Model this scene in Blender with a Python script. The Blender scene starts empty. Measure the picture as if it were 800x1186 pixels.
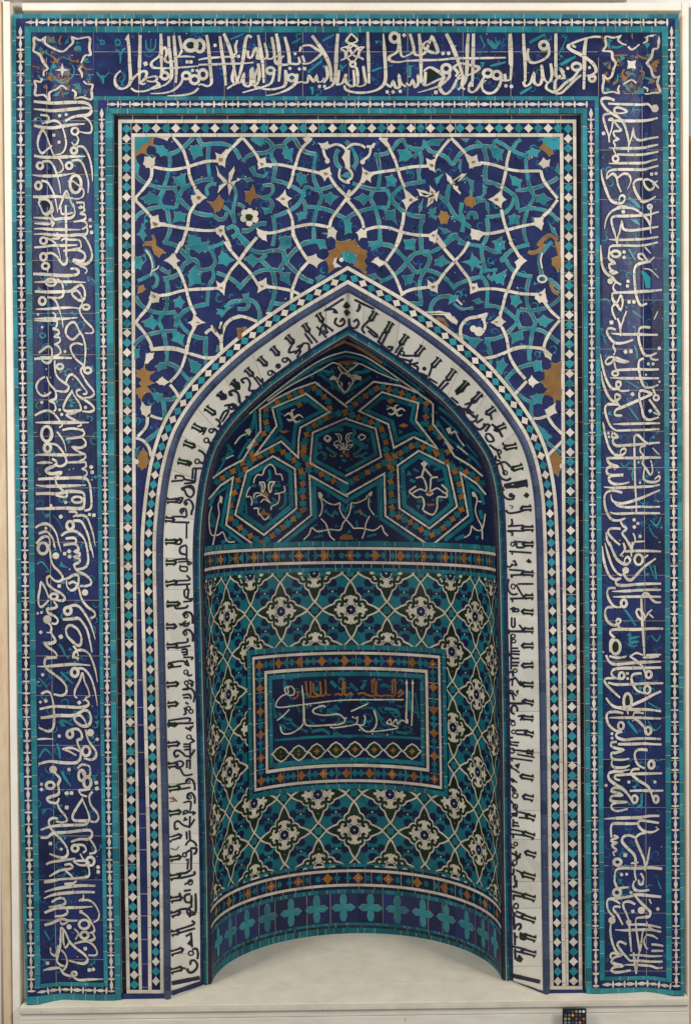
"""Tile mosaic prayer niche, built from code."""
import bpy, math, random, re
import numpy as np
from mathutils import Vector
from mathutils.geometry import tessellate_polygon
R = random.Random(7)
S = 0.00375          # metres per unit; one unit is one photo pixel on the front plane
D = 1320.0           # camera distance in units
CX, HY, GY = 402.0, 569.0, 1156.0
scene = bpy.context.scene
COL = scene.collection

# ------------------------------------------------------------------ materials
def lin(c):
    c /= 255.0
    return c/12.92 if c <= 0.04045 else ((c+0.055)/1.055)**2.4
def rgb(r, g, b, k=1.0):
    return (lin(r)*k, lin(g)*k, lin(b)*k, 1)
MATS = {}
def tile_mat(name, col, col2, rough=0.3, vscale=9.0, speck=None, bump=0.25, spec=0.5, nscale=60):
    m = bpy.data.materials.new(name); m.use_nodes = True
    nt = m.node_tree; N = nt.nodes; L = nt.links
    bs = N['Principled BSDF']
    geo = N.new('ShaderNodeTexCoord')
    vor = N.new('ShaderNodeTexVoronoi'); vor.inputs['Scale'].default_value = vscale
    L.new(geo.outputs['Object'], vor.inputs['Vector'])
    sep = N.new('ShaderNodeSeparateColor'); L.new(vor.outputs['Color'], sep.inputs[0])
    no = N.new('ShaderNodeTexNoise'); no.inputs['Scale'].default_value = 14; no.inputs['Detail'].default_value = 6
    L.new(geo.outputs['Object'], no.inputs['Vector'])
    at = N.new('ShaderNodeAttribute'); at.attribute_name = 'var'
    # factor = .35*cell + .5*noise + var
    a = N.new('ShaderNodeMath'); a.operation = 'MULTIPLY_ADD'; a.inputs[1].default_value = 0.35
    L.new(sep.outputs[0], a.inputs[0])
    b = N.new('ShaderNodeMath'); b.operation = 'MULTIPLY'; b.inputs[1].default_value = 0.38
    L.new(no.outputs['Fac'], b.inputs[0]); L.new(b.outputs[0], a.inputs[2])
    c = N.new('ShaderNodeMath'); c.operation = 'MULTIPLY_ADD'; c.inputs[1].default_value = 0.55
    L.new(at.outputs['Fac'], c.inputs[0]); L.new(a.outputs[0], c.inputs[2])
    mx = N.new('ShaderNodeMix'); mx.data_type = 'RGBA'
    mx.inputs[6].default_value = col; mx.inputs[7].default_value = col2
    L.new(c.outputs[0], mx.inputs[0])
    out = mx.outputs[2]
    # worn specks
    if speck:
        n2 = N.new('ShaderNodeTexNoise'); n2.inputs['Scale'].default_value = nscale; n2.inputs['Detail'].default_value = 9
        n2.inputs['Roughness'].default_value = 0.7
        L.new(geo.outputs['Object'], n2.inputs['Vector'])
        rp = N.new('ShaderNodeValToRGB'); rp.color_ramp.elements[0].position = 0.60; rp.color_ramp.elements[1].position = 0.74
        L.new(n2.outputs['Fac'], rp.inputs[0])
        m2 = N.new('ShaderNodeMix'); m2.data_type = 'RGBA'; m2.inputs[7].default_value = speck
        sc = N.new('ShaderNodeMath'); sc.operation = 'MULTIPLY'; sc.inputs[1].default_value = 0.6
        L.new(rp.outputs[0], sc.inputs[0]); L.new(sc.outputs[0], m2.inputs[0]); L.new(out, m2.inputs[6])
        out = m2.outputs[2]
    L.new(out, bs.inputs['Base Color'])
    rr = N.new('ShaderNodeMath'); rr.operation = 'MULTIPLY_ADD'; rr.inputs[1].default_value = 0.35; rr.inputs[2].default_value = rough-0.12
    L.new(no.outputs['Fac'], rr.inputs[0]); L.new(rr.outputs[0], bs.inputs['Roughness'])
    bs.inputs['Specular IOR Level'].default_value = spec
    n3 = N.new('ShaderNodeTexNoise'); n3.inputs['Scale'].default_value = 38; n3.inputs['Detail'].default_value = 5
    L.new(geo.outputs['Object'], n3.inputs['Vector'])
    bu = N.new('ShaderNodeBump'); bu.inputs['Strength'].default_value = bump; bu.inputs['Distance'].default_value = 0.004
    L.new(n3.outputs['Fac'], bu.inputs['Height']); L.new(bu.outputs[0], bs.inputs['Normal'])
    MATS[name] = m
    return m
tile_mat('cobalt', rgb(10, 17, 36), rgb(36, 46, 96), 0.3, 19, rgb(66, 84, 130), spec=.3)
tile_mat('azure', rgb(16, 52, 88), rgb(32, 92, 132), 0.32, 19, rgb(80, 110, 140), spec=.3)
tile_mat('ink', rgb(22, 23, 38), rgb(40, 41, 62), 0.34, 14, rgb(70, 70, 90), spec=.3)
tile_mat('turquoise', rgb(10, 72, 84), rgb(44, 138, 146), 0.3, 15, rgb(104, 152, 142), spec=.4)
tile_mat('white', rgb(166, 157, 140), rgb(214, 205, 188), 0.36, 16, rgb(132, 116, 94), nscale=90, spec=.4)
tile_mat('cream', rgb(198, 192, 176), rgb(232, 227, 214), 0.4, 9, rgb(190, 160, 125), nscale=16, spec=.3)
tile_mat('ochre', rgb(96, 66, 32), rgb(146, 106, 58), 0.4, 30, rgb(78, 50, 30), spec=.3)
tile_mat('black_green', rgb(14, 20, 16), rgb(22, 44, 24), 0.34, 20, spec=.3)
tile_mat('slate', rgb(30, 38, 66), rgb(66, 76, 102), 0.26, 12, rgb(104, 106, 120), spec=.4)
tile_mat('grout', rgb(130, 120, 102), rgb(180, 170, 150), 0.8, 30, spec=0.1)
tile_mat('joint', rgb(84, 76, 64), rgb(120, 110, 94), 0.8, 30, spec=0.1)
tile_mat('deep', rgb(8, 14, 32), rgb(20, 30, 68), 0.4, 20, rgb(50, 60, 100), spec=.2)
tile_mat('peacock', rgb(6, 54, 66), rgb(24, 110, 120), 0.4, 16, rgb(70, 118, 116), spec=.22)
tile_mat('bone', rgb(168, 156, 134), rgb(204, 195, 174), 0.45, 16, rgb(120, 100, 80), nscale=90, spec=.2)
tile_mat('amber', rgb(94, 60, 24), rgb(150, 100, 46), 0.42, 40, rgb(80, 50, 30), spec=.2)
MN = list(MATS)

# ------------------------------------------------------------------ mesh building
class MB:
    def __init__(s):
        s.v = []; s.f = []; s.m = []; s.a = []
    def face(s, pts, mat, var=None):
        n = len(s.v); s.v.extend(pts); s.f.append(tuple(range(n, n+len(pts)))); s.m.append(mat)
        s.a.append(R.random() if var is None else var)
    def build(s, name, parent=None, label=None):
        mats = []
        for x in s.m:
            if x not in mats: mats.append(x)
        me = bpy.data.meshes.new(name)
        me.from_pydata([tuple(p) for p in s.v], [], s.f)
        for x in mats: me.materials.append(MATS[x])
        me.polygons.foreach_set('material_index', [mats.index(x) for x in s.m])
        at = me.attributes.new('var', 'FLOAT', 'FACE'); at.data.foreach_set('value', s.a)
        me.update()
        o = bpy.data.objects.new(name, me); COL.objects.link(o)
        if parent: o.parent = parent
        if label: o['label'] = label
        return o

def W(x, d, z): return (x*S, d*S, z*S)       # units -> metres
def ray(px, py, d):                           # photo point at depth d
    f = (D+d)/D
    return ((px-CX)*f, d, (GY-HY)-(py-HY)*f)

# ------------------------------------------------------------------ measured edge lines
YS = [16, 300, 620, 820, 1000, 1160]
LL = [[14.5,14.5,19.5,21,26,31],[19,19.5,24.5,26,30,33],[29,30,33.6,36,39,41],[36,37.4,40,42.5,45,47.5],
      [108,110,114,116.4,118.6,121],[113,115,118.5,120.5,123,125.5],[122,123,126.5,129,131,134],[131,131,133.5,135,138,140.5],
      [137,137.5,139,142,144.5,147],[141,141.5,143,145.5,148,151],[152,152.5,153.6,156,158.5,161.5],[156,156.5,157.6,159,162,165]]
RYS = [16, 550, 1160]
RR = [[785,789,792],[781,784,788],[773,774.7,777.5],[766,769,771],[692,695.6,700],[688,690,694.5],[679,680.7,685],[673,676,678.5],
      [666,669,674],[662,666,670],[651,654,658],[647,650,654.5]]
TT = [16.3,21.3,30.5,37.5,111.5,116,125.5,131.5,138.5,142.5,154.5,158.5]
def lx(i, y): return float(np.interp(y, YS, LL[i]))
def rx(i, y): return float(np.interp(y, RYS, RR[i]))
PROF = ([0, .12, .3, .4, .55, .8, 1, 1.02], [-14, -13, -3, 0, -2, -4.5, -4.5, -4.5])
def frame_d(px, py):
    a, b = lx(0, py), lx(7, py); c, e = rx(0, py), rx(7, py)
    t = min((px-a)/(b-a), (c-px)/(c-e), (py-TT[0])/(TT[7]-TT[0]))
    return float(np.interp(max(t, 0), PROF[0], PROF[1]))
class Frame:
    def pt(s, px, py, off): return W(*ray(px, py, frame_d(px, py)-off))
class Flat:
    def __init__(s, d=0): s.d = d
    def pt(s, px, py, off): return W(*ray(px, py, s.d-off))
FRAME, FLAT = Frame(), Flat(0)

# ------------------------------------------------------------------ arch curves
def catmull(pts, step=3.0):
    out = []
    n = len(pts)
    for i in range(n-1):
        p0 = pts[max(i-1, 0)]; p1 = pts[i]; p2 = pts[i+1]; p3 = pts[min(i+2, n-1)]
        L = math.hypot(p2[0]-p1[0], p2[1]-p1[1]); k = max(1, int(math.ceil(L/step)))
        for j in range(k):
            t = j/k; t2 = t*t; t3 = t2*t
            out.append(tuple(0.5*((2*p1[q])+(-p0[q]+p2[q])*t+(2*p0[q]-5*p1[q]+4*p2[q]-p3[q])*t2+(-p0[q]+3*p1[q]-3*p2[q]+p3[q])*t3) for q in (0, 1)))
    out.append(tuple(pts[-1]))
    return out
AL = [(172,1166),(170.5,1000),(166.5,820),(163.5,690),(163,630),(165.5,590),(171.5,545),(182,505),(195,477),(214,449.5),(237.5,423.5),(270,394),(302.5,370),(335,348),(367.5,328.5),(402.5,308)]
AR = [(655,1166),(652.5,1000),(650.5,820),(648,690),(646.5,620),(643.5,570),(636,530),(625,500),(610,475),(588.5,446),(562.5,417),(530,389),(497.5,365),(465,344),(432.5,325),(402.5,308)]
class Arch:
    def __init__(s, pts, side):
        c = np.array(catmull(pts, 2.0)); s.side = side
        seg = np.hypot(*np.diff(c, axis=0).T); s.s = np.concatenate([[0], np.cumsum(seg)]); s.c = c; s.S = s.s[-1]
        t = np.gradient(c, s.s, axis=0)
        for _ in range(6):
            t[1:-1] = (t[:-2]+2*t[1:-1]+t[2:])/4
        t /= np.linalg.norm(t, axis=1)[:, None]
        n = np.stack([-t[:, 1], t[:, 0]], 1)
        if side == 'L': s.n = n
        else: s.n = -n
        s._m = {}
    def raw(s, u, o):
        x = np.interp(u, s.s, s.c[:, 0]); y = np.interp(u, s.s, s.c[:, 1])
        nx = np.interp(u, s.s, s.n[:, 0]); ny = np.interp(u, s.s, s.n[:, 1])
        return float(x+nx*o), float(y+ny*o)
    def smax(s, o):
        o = round(o, 2)
        if o not in s._m:
            lo, hi = s.S*0.5, s.S
            g = (lambda u: s.raw(u, o)[0]-402.5) if s.side == 'L' else (lambda u: 402.5-s.raw(u, o)[0])
            if g(hi) <= 0: s._m[o] = s.S
            else:
                for _ in range(30):
                    m = (lo+hi)/2
                    if g(m) > 0: hi = m
                    else: lo = m
                s._m[o] = lo
        return s._m[o]
    def p(s, u, o):
        if u > s.S*0.5:
            u = u-(s.S-s.smax(o))*((u-s.S*0.5)/(s.S*0.5))
        return s.raw(u, o)
    def off(s, px, py):
        d = s.c-np.array([px, py]); q = (d*d).sum(1); i = int(q.argmin())
        return float(-(d[i]*s.n[i]).sum())
ARL, ARR = Arch(AL, 'L'), Arch(AR, 'R')
def arch_depth(o):
    return float(np.interp(o, [26.5, 62, 66, 72], [0, 34, 36, 36]))
class Script:
    def pt(s, px, py, off):
        A = ARL if px < CX+.5 else ARR
        o = A.off(px, py)
        return W(*ray(px, py, arch_depth(max(o, 26.5))-off))
SCRIPT = Script()

# ------------------------------------------------------------------ niche and hood surface
WN, BN, D0 = 174.0, 151.0, 36.0
ZSP = 515.0
def _prof(A):
    z = []; w = []
    for u in np.linspace(A.S*0.15, A.S, 240):
        x, y = A.p(u, 72); X, _, Z = ray(x, y, D0)
        z.append(Z); w.append(X)
    o = np.argsort(z); return np.array(z)[o], np.array(w)[o]
zL, xL = _prof(ARL); zR, xR = _prof(ARR)
ZTOP = float(min(zL.max(), zR.max()))
def xc(Z): return float(np.interp(Z, [0, 330, ZSP, ZTOP], [11.4, 6.7, 3.2, 0.5]))
def hw(Z, right):
    if Z >= ZTOP: return 0.01
    if Z < ZSP-60: return WN
    X = np.interp(Z, zR, xR) if right else np.interp(Z, zL, xL)
    w = abs(float(X)-xc(Z))
    if Z < ZSP: 
        k = (Z-(ZSP-60))/60; w = WN*(1-k)+w*k
    return max(w, 0.01)
def nF(X, d, Z):
    w = hw(Z, X > xc(Z)); wa = (hw(Z, True)+hw(Z, False))/2
    return ((X-xc(Z))/w)**2+((d-D0)/(BN*wa/WN))**2-1
def niche_pt(th, Z, off=0.0):
    X0 = xc(Z); w = hw(Z, th > 0); b = BN*(hw(Z, True)+hw(Z, False))/2/WN
    x = X0+w*math.sin(th); d = D0+b*math.cos(th)
    nx, nd = -math.sin(th)/w, -math.cos(th)/b
    nz = 0
    if Z > ZSP-10:
        e = 2.0; w2 = hw(Z+e, th > 0); dw = (w2-w)/e
        nz = dw/w          # inward normal has a downward part where the wall leans in
    l = math.sqrt(nx*nx+nd*nd+nz*nz)
    return (x+nx/l*off, d+nd/l*off, Z+nz/l*off)
class Niche:
    def __init__(s, lift=0): s.lift = lift
    def pt(s, px, py, off):
        off += s.lift
        g = lambda d: nF(*ray(px, py, d))
        d = D0+0.01
        if g(d) > 0:
            x, dd, z = ray(px, py, D0); return W(x, dd-off, z)
        hi = d
        while hi < 260 and g(hi) < 0: hi += 8
        lo = hi-8
        for _ in range(16):
            m = (lo+hi)/2
            if g(m) < 0: lo = m
            else: hi = m
        x, dd, z = ray(px, py, lo)
        w = hw(z, x > xc(z)); b = BN*(hw(z, True)+hw(z, False))/2/WN
        th = math.atan2((x-xc(z))/w, (dd-D0)/b)
        return W(*niche_pt(th, z, off))
class Polar:                                  # coordinates are (arc units from the centre line, height)
    K = .555/96
    def __init__(s, lift=0): s.lift = lift
    def pt(s, u, z, off):
        th = max(-1.56, min(1.56, u*s.K)); return W(*niche_pt(th, z, off+s.lift))
NICHE = Niche()

# ------------------------------------------------------------------ drawing on a surface
class Pen:
    def __init__(s, mb, surf, base=0.0): s.mb = mb; s.sf = surf; s.base = base; s.k = 0
    LV = {'white': .75, 'bone': .75, 'cream': .7, 'turquoise': .25, 'peacock': .25, 'ochre': .45, 'amber': .45, 'black_green': .6, 'cobalt': .5,
          'ink': .6, 'deep': .15, 'grout': .1, 'slate': .3, 'joint': .9, 'azure': .12}
    def lv(s, mat):
        s.k = (s.k+1) % 55
        return s.base+s.LV[mat]+s.k*0.009+R.random()*.008
    def ribbon(s, pts, w, mat, smooth=True, tb=1, te=1, closed=None, off=None, step=2.5, tile=14, outline=0, pen_angle=None, joints=False):
        if len(pts) < 2: return
        if closed is None:
            closed = len(pts) > 3 and math.hypot(pts[0][0]-pts[-1][0], pts[0][1]-pts[-1][1]) < 1.2
        if smooth and len(pts) > 2: c = catmull(pts, step)
        else:
            c = []
            for a, b in zip(pts[:-1], pts[1:]):
                n = max(1, int(math.hypot(b[0]-a[0], b[1]-a[1])/step))
                c += [(a[0]+(b[0]-a[0])*i/n, a[1]+(b[1]-a[1])*i/n) for i in range(n)]
            c.append(pts[-1])
        q = [c[0]]
        for p in c[1:]:
            if math.hypot(p[0]-q[-1][0], p[1]-q[-1][1]) > 0.15: q.append(p)
        c = q; n = len(c)
        if n < 2: return
        o = s.lv(mat) if off is None else off
        cum = [0]; jit = 1.0
        for a, b in zip(c[:-1], c[1:]): cum.append(cum[-1]+math.hypot(b[0]-a[0], b[1]-a[1]))
        T = cum[-1]; Lp, Rp, ce = [], [], []
        for i in range(n):
            a = c[i-1] if i > 0 else (c[-2] if closed else c[0])
            b = c[i+1] if i < n-1 else (c[1] if closed else c[-1])
            p = c[i]
            d1 = (p[0]-a[0], p[1]-a[1]); d2 = (b[0]-p[0], b[1]-p[1])
            l1 = math.hypot(*d1) or 1; l2 = math.hypot(*d2) or 1
            if l1 == 1 and d1 == (0, 0): d1 = d2; l1 = l2
            if d2 == (0, 0): d2 = d1; l2 = l1
            u1 = (d1[0]/l1, d1[1]/l1); u2 = (d2[0]/l2, d2[1]/l2)
            t = (u1[0]+u2[0], u1[1]+u2[1]); tl = math.hypot(*t)
            if tl < 0.2: t = u1; tl = 1
            t = (t[0]/tl, t[1]/tl); nn = (-t[1], t[0])
            ms = 1/max(0.5, abs(t[0]*u1[0]+t[1]*u1[1]))
            f = 1.0; ta = min(T*0.45, 5*w)
            if tb < 1 and cum[i] < ta: f = tb+(1-tb)*(cum[i]/ta)
            if te < 1 and T-cum[i] < ta*1.3: f = min(f, te+(1-te)*((T-cum[i])/(ta*1.3)))
            jit += ((R.random()-.5)*.16-(jit-1)*.4); h = w/2*f*ms*(jit if w > 1 else 1)
            if pen_angle is not None: h *= .64+.48*abs(math.sin(math.atan2(t[1], t[0])-pen_angle))
            Lp.append((p[0]+nn[0]*h, p[1]+nn[1]*h)); Rp.append((p[0]-nn[0]*h, p[1]-nn[1]*h))
        A = [s.sf.pt(x, y, o+.0035*i) for i, (x, y) in enumerate(Lp)]; B = [s.sf.pt(x, y, o+.0035*i) for i, (x, y) in enumerate(Rp)]
        if closed: A[-1] = A[0]; B[-1] = B[0]
        nxt = tile*(0.6+0.8*R.random()); var = R.random(); jl = []
        for i in range(n-1):
            if cum[i] > nxt:
                var = R.random(); nxt = cum[i]+tile*(0.6+0.8*R.random())
                if joints and not (closed and i < 2) and T-cum[i] > 3: jl.append((Lp[i], Rp[i]))
            s.mb.face([A[i], A[i+1], B[i+1], B[i]], mat, var)
        for a, b in jl: s.ribbon([a, b], .42, 'joint', False, off=o+.75+R.random()*.1)
        if outline:
            s.ribbon(pts, w+outline, 'grout', smooth, tb, te, closed, s.base+0.06+s.k*0.002, step)
    def poly(s, pts, mat, off=None, outline=0, sub=True):
        if len(pts) < 3: return
        if math.hypot(pts[0][0]-pts[-1][0], pts[0][1]-pts[-1][1]) < 0.01: pts = pts[:-1]
        o = s.lv(mat) if off is None else off
        tr = tessellate_polygon([[Vector((p[0], p[1], 0)) for p in pts]])
        var = R.random()
        P = [s.sf.pt(x, y, o) for x, y in pts]
        for t in tr:
            s.mb.face([P[i] for i in t], mat, var)
        if outline:
            s.ribbon(list(pts)+[pts[0]], outline*2, 'grout', False, closed=True, off=s.base+0.05+s.k*0.002)
    def disc(s, x, y, rx_, ry_, mat, n=12, rot=0, off=None):
        s.poly([(x+rx_*math.cos(rot+2*math.pi*i/n), y+ry_*math.sin(rot+2*math.pi*i/n)) for i in range(n)], mat, off)
    def ring(s, x, y, rx_, ry_, w, mat, n=16):
        s.ribbon([(x+rx_*math.cos(2*math.pi*i/n), y+ry_*math.sin(2*math.pi*i/n)) for i in range(n+1)], w, mat, True, closed=True, step=3)
    def star(s, x, y, r, mat, n=4, inner=0.5, rot=0, sx=1, sy=1, off=None, outline=0):
        s.poly([(x+sx*(r if i % 2 == 0 else r*inner)*math.cos(rot+math.pi*i/n), y+sy*(r if i % 2 == 0 else r*inner)*math.sin(rot+math.pi*i/n)) for i in range(2*n)], mat, off, outline)
    def quad(s, a, b, c, d, mat, nx=1, ny=1, off=0.0, var=None):
        """a-b-c-d around; subdivided nx along a-b and ny along a-d"""
        var = R.random() if var is None else var
        G = []
        for j in range(ny+1):
            v = j/ny; row = []
            for i in range(nx+1):
                u = i/nx
                x = (a[0]*(1-u)+b[0]*u)*(1-v)+(d[0]*(1-u)+c[0]*u)*v
                y = (a[1]*(1-u)+b[1]*u)*(1-v)+(d[1]*(1-u)+c[1]*u)*v
                row.append(s.sf.pt(x, y, s.base+off))
            G.append(row)
        for j in range(ny):
            for i in range(nx):
                s.mb.face([G[j][i], G[j][i+1], G[j+1][i+1], G[j+1][i]], mat, var)

def rail(pen, fa, fb, u0, u1, mat, tile=14, joint=True, off=0.0, across=1, sub=6, jw=0.55):
    """a run of tiles between two edge functions fa(u), fb(u); pale joints between the tiles"""
    u = u0; sg = 1 if u1 > u0 else -1
    while (u1-u)*sg > 0.01:
        l = tile*(0.6+0.8*R.random()); v = u+sg*l
        if (u1-v)*sg < tile*0.4: v = u1
        n = max(1, int(abs(v-u)/sub)); var = R.random()
        for i in range(n):
            a = u+(v-u)*i/n; b = u+(v-u)*(i+1)/n
            pen.quad(fa(a), fa(b), fb(b), fb(a), mat, 1, across, off, var)
        if joint and v != u1:
            a, b = fa(v), fb(v)
            if R.random() < .8: pen.ribbon([a, ((a[0]+b[0])/2, (a[1]+b[1])/2), b], jw*(0.6+0.8*R.random()), 'grout', False, off=pen.base+off+0.1+R.random()*.03)
        u = v

# ------------------------------------------------------------------ traced drawings
PA = [2.8]
PAIR = re.compile(r'(-?\d+(?:\.\d+)?),(-?\d+(?:\.\d+)?)')
def draw_trace(text, pens, kind):
    """pens: function (material, x, y) -> Pen.  kind: letters / script / spandrel / hood"""
    ox = oy = 0; k = 1.0
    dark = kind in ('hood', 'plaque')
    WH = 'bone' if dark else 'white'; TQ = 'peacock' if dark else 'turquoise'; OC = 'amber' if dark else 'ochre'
    out = 0.9 if kind in ('spandrel',) else 0
    for line in text.strip().splitlines():
        tk = line.split()
        if not tk: continue
        if tk[0][0] == '@':
            ox, oy, k = float(tk[0][1:]), float(tk[1]), float(tk[2]); continue
        T = lambda p: (ox+float(p[0])/k, oy+float(p[1])/k)
        pts = [T(p) for p in PAIR.findall(line)]
        h = tk[0]
        m = re.match(r'^([a-zA-Z])(\d*)([ebx]?)$', h)
        c, num, fl = m.group(1), m.group(2), m.group(3)
        if c == 'd':
            r = float(tk[2])/k
            if r <= 0.01: continue
            if num == '2': pens('ink', *pts[0]).disc(*pts[0], r, r, 'ink')
            else:
                if kind == 'letters' and r < 3: pens(WH, *pts[0]).star(*pts[0], r*1.15, WH, 4, .8, rot=R.random())
                else: pens(WH, *pts[0]).disc(*pts[0], r, r, WH)
            continue
        if c in 'cC':
            w = float(tk[1])/k
            x, y = pts[0]; r1, r2 = [float(q)/k for q in tk[3].split(',')]
            if r1 < 0.1: continue
            mt = ('ink' if kind == 'script' else WH) if c == 'c' else TQ
            pens(mt, x, y).ring(x, y, r1, r2, w, mt)
            continue
        if c == 'U':
            gap = float(tk[1])/k
            a, b = pts[0], pts[1]
            dx, dy = b[0]-a[0], b[1]-a[1]; l = math.hypot(dx, dy); tx, ty = dx/l, dy/l; nx, ny = -ty, tx
            mt = 'black_green' if R.random() < .55 else 'ink'
            pe = pens(mt, *a); g = gap*.64; wd = 1.75
            def q(u, v): return (a[0]+tx*u+nx*v, a[1]+ty*u+ny*v)
            for sg in (-1, 1):
                pe.poly([q(-.6, sg*(g-1.3)), q(1.2, sg*(g+3.0)), q(3.0, sg*(g+.9)), q(l, sg*(g+1.4)), q(l, sg*(g-1.3))], mt)
            pe.poly([q(l-1.4, -g-2.4), q(l+1.2, -g-.6), q(l+3.4, 0), q(l+1.2, g+.6), q(l-1.4, g+2.4), q(l-.6, 0)], mt)
            continue
        if c == 'Z':
            cum = [0]
            for p, q_ in zip(pts[:-1], pts[1:]): cum.append(cum[-1]+math.hypot(q_[0]-p[0], q_[1]-p[1]))
            Lz = cum[-1]; n = max(1, int(round(Lz/7.6)))
            for i in range(n+1):
                t = Lz*i/n
                x = float(np.interp(t, cum, [p[0] for p in pts])); y = float(np.interp(t, cum, [p[1] for p in pts]))
                if i % 2 == 0: pens(OC, x, y).star(x, y, 4.6, OC, 4, .62, rot=.2+R.random()*.4); 
                else: pens(TQ, x, y).star(x, y, 5.2, TQ, 6, .6, rot=R.random())
            continue
        col = {'s': WH, 'S': WH, 't': TQ, 'T': TQ, 'b': OC, 'B': OC, 'n': 'ink', 'N': 'ink', 'k': 'black_green', 'K': 'black_green',
               'g': 'black_green', 'G': 'black_green', 'P': WH, 'w': WH}[c]
        if col == 'ink' and kind == 'spandrel': col = 'cobalt'
        if num == '':
            top = c in 'bgG' and kind == 'spandrel'
            if kind == 'spandrel' and c in 'TPB' and len(pts) > 3:
                ks_ = 1.0 if c == 'T' else .5; es_ = 1.2 if c == 'T' else 1.05
                mx_ = sum(p[0] for p in pts)/len(pts); my_ = sum(p[1] for p in pts)/len(pts)
                q_ = [(mx_+(p[0]-mx_)*es_, my_+(p[1]-my_)*es_) for p in pts]; pts = []
                for p, r_ in zip(q_, q_[1:]+q_[:1]):       # curled, pointed leaf edges
                    L_ = math.hypot(r_[0]-p[0], r_[1]-p[1]); pts.append(p)
                    if L_ > 2.6:
                        for t_, k_ in ((.3, .13), (.5, .2), (.7, .13)):
                            x_, y_ = p[0]+(r_[0]-p[0])*t_, p[1]+(r_[1]-p[1])*t_
                            pts.append((x_+(mx_-x_)*k_*ks_, y_+(my_-y_)*k_*ks_))
            pens(col, *pts[0]).poly(pts, col, off=1.75+R.random()*.1 if top else None, outline=out*.35 if col in ('turquoise', 'ochre', 'white') and not top else 0)
        else:
            w = float(num)/k
            if kind == 'letters' and c == 's': w *= .91
            if kind == 'spandrel' and c in 'sS': w *= .88
            if kind == 'script': w *= 1.35
            if kind == 'plaque' and c == 's': w *= .72
            straight = kind == 'hood' and k < 6 and ((c == 's' and num == '10') or (c == 't' and int(num) >= 16 and k == 4.706))
            pens(col, *pts[0]).ribbon(pts, w, col, not straight, .35 if fl in ('b', 'x') and fl else (.8 if kind == 'letters' else 1), .35 if fl in ('e', 'x') and fl else (.65 if kind == 'letters' else 1),
                                      outline=out if col in ('turquoise', 'ochre') else 0, step=2.0 if kind in ('hood', 'script') else 2.5,
                                      pen_angle=(PA[0] if kind == 'letters' and c == 's' and w > 2 else None), joints=(c in 'sS' and kind != 'script'), tile=16)
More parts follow.
